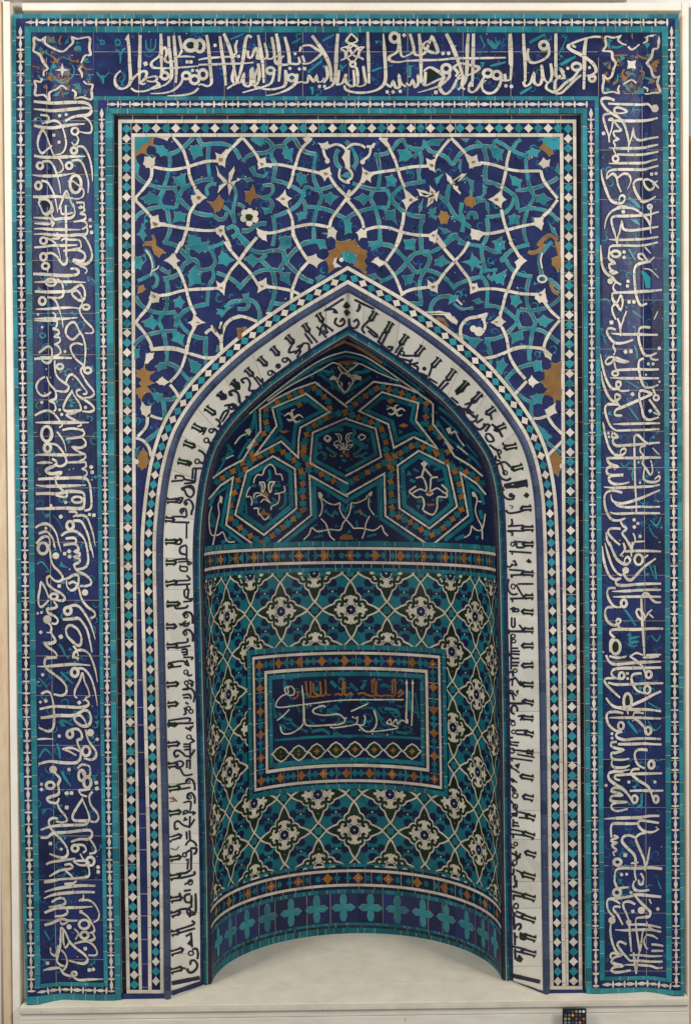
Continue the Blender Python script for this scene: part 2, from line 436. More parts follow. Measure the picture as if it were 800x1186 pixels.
LEFT = '''
@30 110 8
s30 75,60 150,68 260,75 420,68 540,70 598,100 608,150 575,185 480,195 420,212 368,243
s30b 75,130 160,138 260,146 420,132 540,120 600,125
s24e 540,205 585,235 612,290 605,345 560,352 500,340
s24e 135,185 200,193 217,222 190,250 150,268
d 315,192 16
d 375,182 14
d 92,227 11
s30e 78,283 160,300 260,304 340,290 440,275 548,268
s24e 190,258 260,238 310,255 345,310 370,400 375,460 355,520 320,548 280,552
s26 262,560 240,510 215,440 190,370 158,325 125,380 112,450 125,510 155,540 200,505 245,468
d 262,372 16
d 310,437 16
c 22 457,335 32,32
s22 470,372 490,410 478,448 450,465 425,435
c 24 448,515 28,28
s28e 475,478 530,480 570,530 600,610 615,700 620,800
s30e 78,562 150,575 260,578 400,572 552,568
s24e 262,560 310,590 345,650 347,690 320,715 288,720
c 24 133,655 28,30
s30e 155,618 220,615 260,660 290,740 315,830 325,912
c 24 403,655 28,30
s28e 425,610 490,602 530,640 560,720 582,810 578,912
s26x 65,742 150,752 260,750 360,740 458,722
c 24 118,840 28,34
s28 145,795 200,808 240,870 270,940 290,1040
c 26 463,825 52,82
s18 392,802 440,800 480,830 510,850 540,890 530,940 490,962 440,960
g 480,770 500,775 495,805 470,825 455,800
g 425,850 455,825 475,850 462,880 435,880
s28 68,943 160,945 260,940 340,945 440,958
s26 310,1060 335,990 375,893 405,945 440,1040
s22 470,997 540,1000 540,1040
d 378,930 8
@30 240 8
s30 120,-70 150,-75 200,-70 235,-30 235,20 205,62 165,55 140,0 120,-40 135,-60
g 165,-55 210,-55 215,-15 185,0 165,-30
s26b 240,-60 255,20 240,60 265,110 330,105 420,98 455,60 450,0 440,-40
s18 290,0 300,50
s22 330,0 335,60 400,60 440,50
s28 372,-20 375,100 376,200 378,330 376,440 385,480 375,520 350,530 320,500 290,455 240,425 195,430
s24 500,10 535,0 545,30 510,60 550,70 555,105 510,125 445,135
s24 500,125 545,130 570,165 550,190 520,205
s24 490,10 520,-15
s26 560,170 575,215 560,250 530,250 495,255
d 598,118 17
d 600,178 14
d 611,233 18
s28b 72,97 150,100 230,105 245,140 265,150 240,180
s28b 80,150 150,152 225,155 260,130
s28x 78,200 150,198 230,205 370,208 510,208
s28b 75,250 160,248 230,255 330,262 420,262 500,255 545,275 590,350 615,430 605,490 560,525 490,525 445,500 450,490 520,500 550,470 545,430 500,400 440,395 350,405
s22 290,235 315,270 300,290 240,290
s20 330,310 360,290 400,300 490,305 510,330 510,375 440,385
c 22 165,310 30,30
s26e 180,285 230,300 280,340 310,410 325,490
s24 80,372 150,368 250,355 350,355 480,350
c 24 165,460 28,34
s20 165,430 200,425
c 22 185,545 32,28
s16 205,560 205,600
S34 70,618 180,622 300,632 420,632 480,620 490,590 465,570 415,570
s20 500,545 550,560 570,590 550,615
s24x 80,695 160,692 300,690 450,692 558,697
c 20 235,695 48,34
s24 290,665 335,700 350,770 345,820 310,840 260,838 200,835
s28 85,780 200,785 350,782 420,775 470,740 510,720 540,750 550,810 535,860 490,860 440,820 430,790 470,770 510,810 525,870 520,920
c 24 155,868 30,34
s28e 240,838 280,870 310,940 335,1030
c 22 560,925 32,22
s26 520,905 500,950 515,1000 545,1040
s24x 95,945 200,942 300,935 420,930 500,938
d 115,993 12
s26x 80,1035 200,1030 340,1035 480,1022
s20 250,975 280,1000 265,1030
@30 370 8
s26b 80,10 150,12 220,10 290,15 290,50 280,75 250,85
s26 250,88 300,98 310,130 280,150 270,160 315,170 318,205 270,232
s26 265,228 300,245 325,290 315,320 250,350
d 153,72 12
C 14 158,148 26,22
s18e 340,0 348,80
s26 500,130 440,185 395,165 372,120 385,65 430,25 465,40 500,110 535,170 555,270 550,370 545,430
s26 545,430 470,370 425,300 420,245 470,220 530,235
s26e 540,0 590,50 625,90 620,125 550,127
d 365,297 14
s28 80,367 140,360 240,355 340,355 430,358
s26 120,310 160,280 205,250 240,270 245,330 235,380 205,405 165,390 145,350 200,350
g 165,325 195,335 190,350 160,345
s26 545,430 510,470 530,520 570,590 620,650 635,690 600,720 540,725
c 24 575,472 32,26
s26 270,380 270,430 280,500 310,550 370,595 400,620 385,660 350,670 285,660
c 22 318,437 30,24
s24 370,595 395,530 430,510 480,550 530,620 565,665 560,690 530,690
s26 195,530 225,600 275,660 280,730 225,755 265,775 280,830 260,850
s24 235,670 200,700 150,705 110,665 100,610 130,560 180,530
d 150,768 15
d 316,838 14
d 335,880 15
s26 430,665 380,740 350,820 380,850 450,845 510,840 500,780 460,720 430,665
s26 510,650 475,660 480,700 540,740 610,790 635,830 600,855 525,850
d 555,815 16
s24 85,890 150,855 210,845 260,870 310,930 340,980 310,1000
s30x 90,955 180,955 300,955 450,955 585,955
s24 500,840 440,870 380,885 430,920 500,955 515,980 480,990
c 28 195,1060 48,70
s24 340,1025 420,1010 500,1020 540,1040
@30 500 8
s26e 290,0 330,50 360,110 375,185
s24 520,-30 545,10 520,45 440,60 375,65
s24 520,50 555,90 550,130 500,150 440,145 500,190 555,215 545,250 500,270
c 30 203,150 30,40
s28 230,110 290,125 340,180 375,250 375,290 330,320 270,310
s30x 90,215 200,212 300,215 400,215 540,212
s30x 105,290 200,285 250,290
s24 385,285 480,282 550,280 560,310 555,330 525,345 565,365 565,400 540,415
s32 245,250 290,285 260,320 200,345 190,370 240,390 330,375 310,400 260,430
d 608,328 18
d 617,375 18
d 405,352 6
s30 115,440 200,435 350,430 540,430 590,480 605,570 610,680 590,720 545,730
s30x 95,495 180,505 300,505 420,500 560,495
s26 275,430 290,490 340,540 385,580 370,605 320,600 280,590
s30 95,575 200,572 300,575 380,555 480,555 535,570 545,620 535,700 490,712 350,708 210,712 95,715
c 24 478,630 48,28
d 370,655 16
d 235,685 14
d 326,787 19
T 175,775 205,755 235,765 205,800 180,795
t14 250,770 290,810 325,860 345,905
d 592,768 16
d 632,773 18
s24 400,742 460,742 475,765 440,790
s30e 470,780 530,775 570,800 600,870 625,950 645,1060
c 26 412,868 32,38
s30 440,825 510,830 550,890 585,980 605,1100
s28 90,890 140,860 200,855 250,890 290,960 310,1060
d 188,895 14
s28 120,945 190,925 230,960 255,1000 275,1080
s26 100,1040 140,990 190,970 220,990 225,1060
s28 330,965 380,930 450,920 510,955 550,1010 560,1070
s28 370,990 450,985 470,1020 440,1040
@30 630 8
c 28 160,40 45,52
s30 205,0 225,60 235,140 260,205 310,255 345,310 320,345 270,340 235,305
d 280,110 32
s28 345,330 400,315 440,290 485,290 490,350 465,410 420,430 385,395 380,340
s18 255,0 265,30
s22e 310,0 330,75
s30 350,10 460,0 490,50 460,70 500,85 495,110 455,120 500,140 495,170 450,195 480,250 550,285 600,330 605,370 560,390 500,390
d 403,68 19
d 362,90 18
d 408,117 18
s30 560,-10 575,80 580,160 560,210 520,230 470,235
s24e 600,0 615,60 630,130
s28 400,370 440,350 480,380 500,440 520,510 570,580 635,630 640,670 600,690
d 550,450 30
T 310,205 330,155 350,190 400,225 330,215
t18 105,190 140,165 180,195 230,275
s28 235,295 200,310 205,370 260,420 330,460 365,500 345,525 290,520 250,510
d 312,390 18
s26 215,500 185,420 145,360 130,430 118,500 125,570 155,580 215,520
c 24 262,487 34,26
s28 260,530 290,580 240,600 200,605 210,640 270,670 300,710 280,740 240,735
d 112,643 13
d 147,635 13
d 200,700 40
s30 180,715 220,740 240,780 235,820 265,870 275,900 240,920 180,925 210,960 270,1000 295,1040
s14 195,820 235,822
d 140,818 16
d 326,860 21
s30 345,700 430,695 490,690 530,730 570,800 595,900 615,1005
c 28 390,620 32,34
s30e 395,585 450,568 500,585 550,650 600,740 630,830 645,885
s30 430,755 480,790 515,860 510,930 480,940 430,900 385,850 375,790 400,755 440,755
t22 310,925 340,970 370,1040
s26 440,945 470,980 490,1040
s28 440,1060 450,1010 490,985 550,990 600,1030
@30 760 8
s28 290,10 230,15 190,20 175,60 190,110 260,165 330,220 375,280 375,340 330,365 260,350
s26x 110,95 180,95 300,85 450,75 600,85
s26 445,10 490,20 480,35
s30e 590,-20 625,60 650,150 665,240
t20 380,0 400,20
d 158,172 16
t22 325,145 370,190 440,255
t12 120,200 160,240 195,290
c 28 455,150 32,38
s28e 480,115 530,115 580,160 620,240 650,360 665,460
s26 525,150 500,230 460,310 455,370 480,385
s26 530,150 545,230 580,310 590,370 550,385
s28 545,395 585,430 570,460 500,475 400,470 270,465 200,475 130,490
d 497,430 18
s26 145,350 190,328 230,345 255,430 265,530 262,640 240,685 200,695 120,660
d 137,425 14
d 187,415 18
s30 140,572 200,565 300,550 430,550 490,530 540,500 590,520 605,590 580,640 520,645 460,600 455,560 500,545 545,590 570,660
t24 330,635 330,600 370,605 440,640
d 600,708 34
s28 555,680 570,750 600,810 650,880 650,930 610,960 540,945
d 312,740 16
d 663,770 16
c 26 410,722 28,34
s30 420,680 480,675 515,710 520,760 480,780 490,830 510,880 505,950 470,985 400,990 320,985 220,975 120,1000
s24 500,880 430,850 350,860 400,880 470,920
c 24 560,880 36,44
s20e 110,770 180,765 260,768
t20 125,940 180,860 250,930
t24 290,810 310,870 320,950
s26 480,1040 520,1005 580,1015 600,1040
@30 890 8
d 255,10 36
d 402,10 18
s30 250,20 290,60 320,100 300,150 310,200 300,240 240,260 200,280 220,310 290,320 310,275
c 26 228,157 38,32
d 147,146 16
d 147,195 16
t26 335,25 370,95 420,165
c 26 520,65 30,50
s28 520,20 545,70 590,70 600,20 590,-30
c 26 572,130 34,50
s26 600,190 540,200 495,205 520,245 570,260
d 380,230 19
d 425,228 19
d 655,132 19
d 660,185 20
d 381,362 20
s28 620,215 590,260 605,340 660,410 675,460 650,495 600,490
s28 525,285 470,370 435,440 450,480 530,485 590,475 575,400 545,330 525,285
T 150,375 210,370 170,420 155,430
t8 210,372 240,380 265,400
s28 290,300 310,370 360,430 385,480 340,500 280,490
s28 580,490 550,520 430,525 300,530 210,545 140,570
s26 300,465 250,460 215,490 230,550 270,600 330,660 380,730 390,790 360,825 300,820 220,790
s28 140,640 200,640 260,600 400,590 520,575 600,575 615,620 580,655 500,655 420,680
s28 580,640 620,690 650,750 640,780 590,790
d 230,697 18
d 330,748 14
c 26 458,740 30,30
s26 480,705 540,715 560,760 530,780
s26 505,790 540,850 590,870 575,900
s24 440,860 510,855 580,860
c 26 600,860 36,40
s22 445,865 500,895 570,900 590,950 580,1000 500,1015 350,1025 180,1040
s26 190,890 230,870 320,855 460,835
s26 360,895 410,885 435,910 410,930 320,945 220,1000
s26 370,950 420,990 450,1030
d 671,915 18
d 673,958 18
@30 1020 8
s28 170,15 240,5 300,-5
s26 360,30 440,25 470,0
s30b 175,105 260,80 400,55 520,45 645,48
s30b 170,165 260,130 400,112 560,105 640,108
s24 240,200 300,165 350,165 370,200 340,225 215,245
s22 535,130 535,165 500,185 580,180 640,220 680,300 670,360 630,385
s28e 300,255 400,250 500,248 620,240
s28 175,298 240,270 330,245 380,260 385,300 340,325 270,330
d 513,288 18
s26 520,295 570,330 610,390 635,440 630,475 560,490
c 24 543,405 48,42
s28 175,412 250,390 330,355 400,370 480,370
s22 320,355 330,400 370,395 400,370
d 403,428 24
t20 175,465 200,510 225,550
s28 325,430 325,520 320,600 300,680 290,740 320,780 385,800
s28 330,430 370,480 405,560 460,620 540,680 575,730 550,765 500,765 400,740
s26 350,440 350,560 370,620 405,570
s20 450,445 490,490 460,545
g 350,510 375,540 375,600 350,590
c 24 545,505 36,32
g 530,490 555,500 545,520 525,515
s26 610,470 640,530 600,555 520,565 450,585
s26 560,560 620,590 660,650 650,690 580,690
d 553,630 18
s26 300,600 290,670 270,695 235,670 230,620
s26 330,640 370,690 385,760 360,820 330,840
g 315,720 345,745 350,790 325,775
d 203,764 18
s30b 165,830 230,815 320,805
s28 320,810 350,860 400,880 440,890
c 22 450,862 22,18
s24e 430,880 490,920 600,915 720,912
d 590,828 18
d 627,822 17
t18 600,775 650,758
'''
RIGHT = '''
@685 110 8
s24 150,80 250,85 370,88 460,90 520,85 560,120 600,90
d 582,125 36
s28 210,50 150,30 95,35 90,70 130,130 190,175 240,210
s26 330,155 290,130 230,115 205,140 230,190 290,260 320,340 340,440 335,530
s18 330,155 270,170 225,165
t14 380,135 450,138
s26 190,170 120,180 105,210 125,290 155,380 160,440
s24 155,400 185,300 190,220 150,230
s28b 150,235 300,240 450,240 540,230 610,212
s22 190,225 240,290 270,330 200,340 215,390 245,410 200,430 215,470 200,500 215,540 225,570
d 107,356 18
s24 340,470 370,380 380,320 395,390 440,420 520,405 615,390
s24b 155,490 300,495 470,490 540,475 612,460
s24 230,550 360,555 470,552 540,540 615,525
s26b 155,635 300,632 470,630 540,612 605,595
c 22 218,590 26,28
s26 135,780 145,720 190,695 300,690 470,692 540,675 615,655
s26 140,770 190,730 225,760 240,830 270,900
s26e 235,770 290,730 340,740 360,790 345,840 325,875
d 552,733 17
d 594,728 15
s26 520,780 480,790 490,840 530,880 570,860 590,800
s20 520,780 570,810 620,865
s20 560,830 610,795
g 515,815 550,825 535,860 515,845
s28 470,780 420,785 385,820 400,890 440,960 470,990 530,975 590,940
s28b 85,690 95,770 130,880 170,970 220,1000 280,1000 305,960 290,930 260,940 250,980
g 270,940 290,950 280,975
t30 340,950 400,1000 440,1040
s20 230,1040 280,1030 330,1035
c 20 535,1035 18,18
@685 240 8
s24b 115,205 130,120 170,50 240,10 320,5 390,15 450,55 500,100 530,150 545,245
s22 545,-20 545,100 540,200
d 290,42 19
s26b 225,330 215,260 190,180 180,110 210,85 300,82 420,78 520,70 620,42
s26 235,370 235,290 255,230 275,140 290,200 350,215 440,208 530,195 615,180
T 350,110 420,115 450,170 400,150
s24b 155,298 250,303 380,300 480,295 550,285 615,275
s24 165,430 160,380 190,358 300,355 420,358 500,350 612,325
c 24 220,432 40,28
g 195,432 220,415 245,432 220,448
d 297,415 17
d 297,465 17
s24 160,400 155,470 190,500 210,520 160,530 175,580 235,605 180,610 165,590
t24 340,390 370,440 400,495
s24e 235,605 190,615 170,590
s28b 80,350 85,450 95,540 130,610 190,650 220,690 270,718
d 170,685 28
s24 215,700 195,740 215,780 250,790
d 333,686 16
d 328,730 16
s28 250,790 350,788 470,780 560,775 650,765
s26 245,795 190,800 195,860 235,910 265,950 285,880 265,820 235,880 190,920 190,970 220,1040
g 262,850 285,880 268,925 245,895
d 343,878 17
d 388,878 17
s30 545,500 470,515 410,540 390,600 395,700 405,800 430,880 460,910 510,890
s24 475,490 435,470 430,440 470,435 500,480 530,500 580,460
g 455,460 475,450 485,480 465,490
s16 490,370 545,430
s14 480,570 540,580 620,655
T 450,590 490,600 540,650 540,750 500,750 480,660
s24 320,960 305,1000 285,1040
t24 375,960 430,1000 470,1030
s14 610,965 575,1040
t14 80,860 130,850 160,880
t16 300,-30 480,10
@685 370 8
s26 235,-10 255,40 262,100 265,155
s26 295,-5 270,60 262,120
d 180,28 20
s26 220,95 170,80 140,95 145,140 190,200 230,220 300,215 380,188
s26b 180,130 300,138 430,138 530,142 610,142
s28 540,75 480,70 440,85 430,130 435,200 460,280 490,330 540,335 600,310
s24 205,225 195,250 215,290 200,330
d 311,300 19
d 360,296 19
s24 205,350 160,350 125,390 140,415 180,400 215,355 280,380 330,390 270,395 200,370
g 150,370 190,355 175,390 145,395
g 220,360 290,380 260,388
s24 205,390 215,440 230,480
s22 600,310 555,330 545,360 590,375 615,370
s28 480,360 440,380 430,430 440,500 460,580 490,625 550,630 615,605
s26 225,470 330,465 430,462 530,465 620,462
c 20 215,500 28,22
s26b 165,540 300,545 430,545 530,545 620,545
d 522,412 15
d 565,412 15
d 500,512 11
d 623,268 17
d 625,577 12
T 380,230 410,250 430,330 415,370 400,300
T 90,110 115,160 140,250 110,200
t18 300,565 370,600 430,640
s26b 78,320 95,420 130,550 180,635 230,640 265,610 260,580 230,580 225,610 260,660 345,658
s26b 85,480 100,580 140,690 190,755 230,750 262,720 240,695 215,700 220,750 265,815
d 375,693 19
s28 240,790 190,785 140,790 120,830 140,920 180,1000 230,1030
s28 560,690 480,660 440,670 440,740 460,820 480,900 530,930 620,905
s30 560,690 470,730 390,765 300,805 220,840 215,885 280,890
s24 565,640 590,710
c 20 595,725 24,24
s26 530,740 580,810 630,880
s14 570,860 630,890
d 540,847 17
t22 340,810 390,880 430,930
s24b 195,970 320,968 450,965 540,962 630,962
s22 230,1030 400,1025 520,1022 625,1015
s26b 100,950 110,1000 115,1040
@685 500 8
s26 115,0 130,60 160,150 215,215 280,215 315,180 300,155 270,170 260,210
g 280,165 310,180 285,205
d 152,14 13
d 157,48 12
s22 190,0 185,50 215,50
s26 200,10 240,50 200,60 195,100 230,130 320,125 430,118 540,108 630,100
s24 410,750 410,650 400,500 395,300 392,100 395,40 430,35 480,85 540,120
s26 250,245 160,245 140,255 170,300 240,325 170,325 135,350 160,400 290,400 180,410 155,440 190,480 270,485 345,468
s26 200,240 300,243 440,243 540,240 640,240
s20 500,130 450,145 450,190 480,220 440,235
s22 480,260 465,290 500,340 540,400 560,370 555,310 545,265
s24 490,320 480,380 480,440 530,465 590,465 630,440 620,410 580,440
d 430,285 9
d 620,377 9
d 444,473 11
s14 560,150 625,215
s24b 110,512 200,520 330,516 480,510 560,505 630,490
s28 280,565 200,545 140,560 115,610 125,710 160,790 200,820 260,820 310,800
s26b 175,580 190,640 260,665 350,650 480,605 560,570 630,540
s24b 185,620 230,680 320,700 440,695 540,698 630,695
s24b 165,745 230,760 400,755 520,755 630,755
s26 265,830 285,870 320,900 280,940 320,1000 345,1060
s26 265,900 200,895 160,905 150,940 200,1000 260,1050
d 390,817 16
d 425,850 15
d 392,883 17
d 445,970 16
s22 380,940 400,990 385,1050
s20 400,1020 490,1015
t20 265,290 300,325 345,285
t16 335,350 380,345 370,400 380,450
t12 570,640 660,645
t16 540,820 600,870 640,790
t18 530,885 570,960 610,985
s26b 130,930 140,1000 165,1060
@685 630 8
s28 160,-20 190,60 230,140 290,185 330,185 355,150 330,120 305,140 300,180
s28b 120,-10 150,100 190,210 240,275 280,290
s28b 95,20 110,150 140,250 175,310 230,335 260,320
s26 290,-10 305,50 260,110
s26 305,70 400,65 520,65 640,70
s26 340,-20 360,40 365,120
s24 375,-20 370,80
g 420,115 470,150 430,175 412,145
c 24 432,145 38,48
s24 485,130 520,100
d 312,245 32
s30 290,270 320,320 360,335 400,300 480,215 590,135
t16 530,190 560,260 590,330
t14 580,200 600,330
s28 270,320 225,330 230,375 300,385 400,375 490,370 640,368
s26b 185,440 300,437 420,430 520,425 640,425
s26b 195,490 300,490 420,488 540,488 640,490
s26 220,410 160,410 140,450 160,520 210,580 270,585
c 26 295,550 26,34
s28 200,585 140,590 120,640 140,710 190,750 240,745 265,710 240,695 225,720 255,780
s26 460,490 480,460 520,465 550,510 590,540 640,540
s30 455,480 460,600 465,720 475,860 485,1040
s26 455,700 425,670 410,620 440,605 470,640 490,690 470,710
g 470,650 490,655 478,680
s24 490,690 520,640 555,610
s20 530,650 570,685
t24 305,610 350,670 405,760
s28 210,870 170,830 180,800 250,790 400,792 540,785 660,785
c 26 218,955 44,66
s24 205,880 170,900 165,1000
g 180,920 215,900 250,960 235,1005 195,985
t14 340,870 430,860 350,885 350,905 430,905 340,930 380,950 420,935
t16 550,845 600,900 635,845
s20 360,1040 410,1010 470,1030
s22 500,1030 640,1025
@685 760 8
s28 130,-10 160,50 210,75 300,70 400,60 500,55 640,50
s24 160,0 250,15 320,0
s24 620,0 540,10 470,12
s26 350,0 420,50 470,100 500,180
c 24 525,170 26,32
s28 640,105 500,108 380,110 260,112 200,125 180,160 210,200 260,210
c 24 275,180 24,30
d 328,160 14
d 330,207 14
s26 210,205 140,205 115,225 140,270 200,330 260,385
s28 460,160 390,165 365,200 380,260 420,320 490,345
s26 150,245 220,262 300,262 400,258 520,252 660,250
c 22 512,310 28,36
s30 640,325 560,360 490,400 400,440 330,470 230,475 170,440 130,385
c 26 330,420 36,75
g 305,380 340,350 350,400 330,445 305,430
s22 320,470 335,540
s28b 200,470 290,490 400,495 520,495 640,510
s26 290,530 220,515 150,525 135,570 160,640 220,690 270,690
c 22 268,645 26,34
s24 380,555 400,520 480,530
s26b 160,570 300,570 420,570 540,575 640,578
s28 390,575 440,610 490,670 510,720
c 24 520,690 28,34
s26 280,700 230,715 230,750 300,775 400,765 520,762 640,768
d 185,718 14
d 186,760 14
t26 330,600 370,650 420,715
t16 520,430 580,465 640,490
t16 520,600 580,690 640,640
s26 230,795 180,800 180,835 230,855 290,870 220,895 180,900 190,950 270,960 345,950
s28 240,815 350,815 480,810 560,815 645,818
s26 190,965 180,1000 210,1030 300,1030 350,1010
s28 515,870 440,865 400,890 400,950 430,1010 490,1040
c 26 550,1005 26,36
t10 590,970 650,960
@685 890 8
s28 290,30 200,30 155,50 160,100 220,150 290,195 340,250 385,320
c 24 395,285 26,34
s26 260,110 215,95 220,65 300,58 420,50 520,48 650,45
s18 200,15 260,25 350,10
s26 440,5 380,10 365,50 430,110 520,170 560,260 580,320
c 24 592,285 22,32
d 130,157 15
d 342,126 15
d 583,126 15
s24 280,190 200,180 180,210 230,225 280,250 190,255 170,290 200,305 320,312 200,325 180,365 230,395 330,375
s26 350,208 450,205 560,207 660,205
t22 465,230 460,300 455,370
s30b 115,468 200,462 330,458 440,455 540,440 625,440
s30 180,640 175,560 190,515 250,510 350,512 430,510
s26 620,505 520,490 440,485 430,530 480,580 560,590 620,560
s24 200,620 240,640 180,660 190,680 230,690 185,710 210,740 230,760 195,780 210,810
s26 500,595 440,610 405,650 430,720 460,790 485,860 490,950
s28 400,640 340,620 290,635 280,680 330,740 390,800 405,870 395,960 410,1040
d 308,804 20
c 28 236,868 34,30
g 230,860 250,870 238,885
s30 490,940 515,850 535,730
s20 360,880 430,870
s30 650,930 540,920 400,925 260,925 215,960 210,1040
d 274,984 16
d 321,980 14
s22 450,970 470,1000 480,1040
@685 1020 8
s26 205,-10 220,40 240,70
c 26 232,110 34,34
s24 240,75 280,65 340,62
d 361,110 15
s28 470,0 470,30 440,30 430,-10
s28 395,0 380,40 400,85 460,95 530,85
t14 610,0 640,80
s28 640,150 540,140 420,130 330,150 220,165 150,175 140,230 160,290 210,340
s26 180,170 220,185 260,215
s26 400,220 350,195 300,200 290,240 320,310 350,390
s26 265,245 210,240 200,270 240,320 285,410
d 378,284 17
s28 400,140 440,190 500,250 540,290 530,330 470,340 410,350 405,400
d 457,275 34
s16 530,170 550,215
d 610,262 17
d 185,368 34
s28 180,370 170,450 180,540 215,640 270,690
d 340,385 26
s30 345,390 350,500 365,660
s26 405,400 420,520 445,640 465,500 475,460
s28b 215,455 300,460 420,455 540,455 640,475
s24 330,410 440,405 540,415 640,435
s18 505,380 530,430 600,470
s24 500,510 480,560 500,620 520,630
s22 500,500 560,510 610,540
s24 550,590 610,595 660,605
s24 550,650 610,650 660,650
s26 320,590 260,565 235,590 270,650 330,720 350,740
s28 180,720 170,690 200,670 270,690 210,710 180,750 210,770 280,790 210,800 180,830 230,850 360,830
s24 350,690 440,690 540,700 650,698
s24 350,742 440,742 540,750 655,750
s24b 300,780 400,780 540,790 600,810 655,805
s28 385,665 395,760 410,865
s28 440,650 420,760 410,860
'''
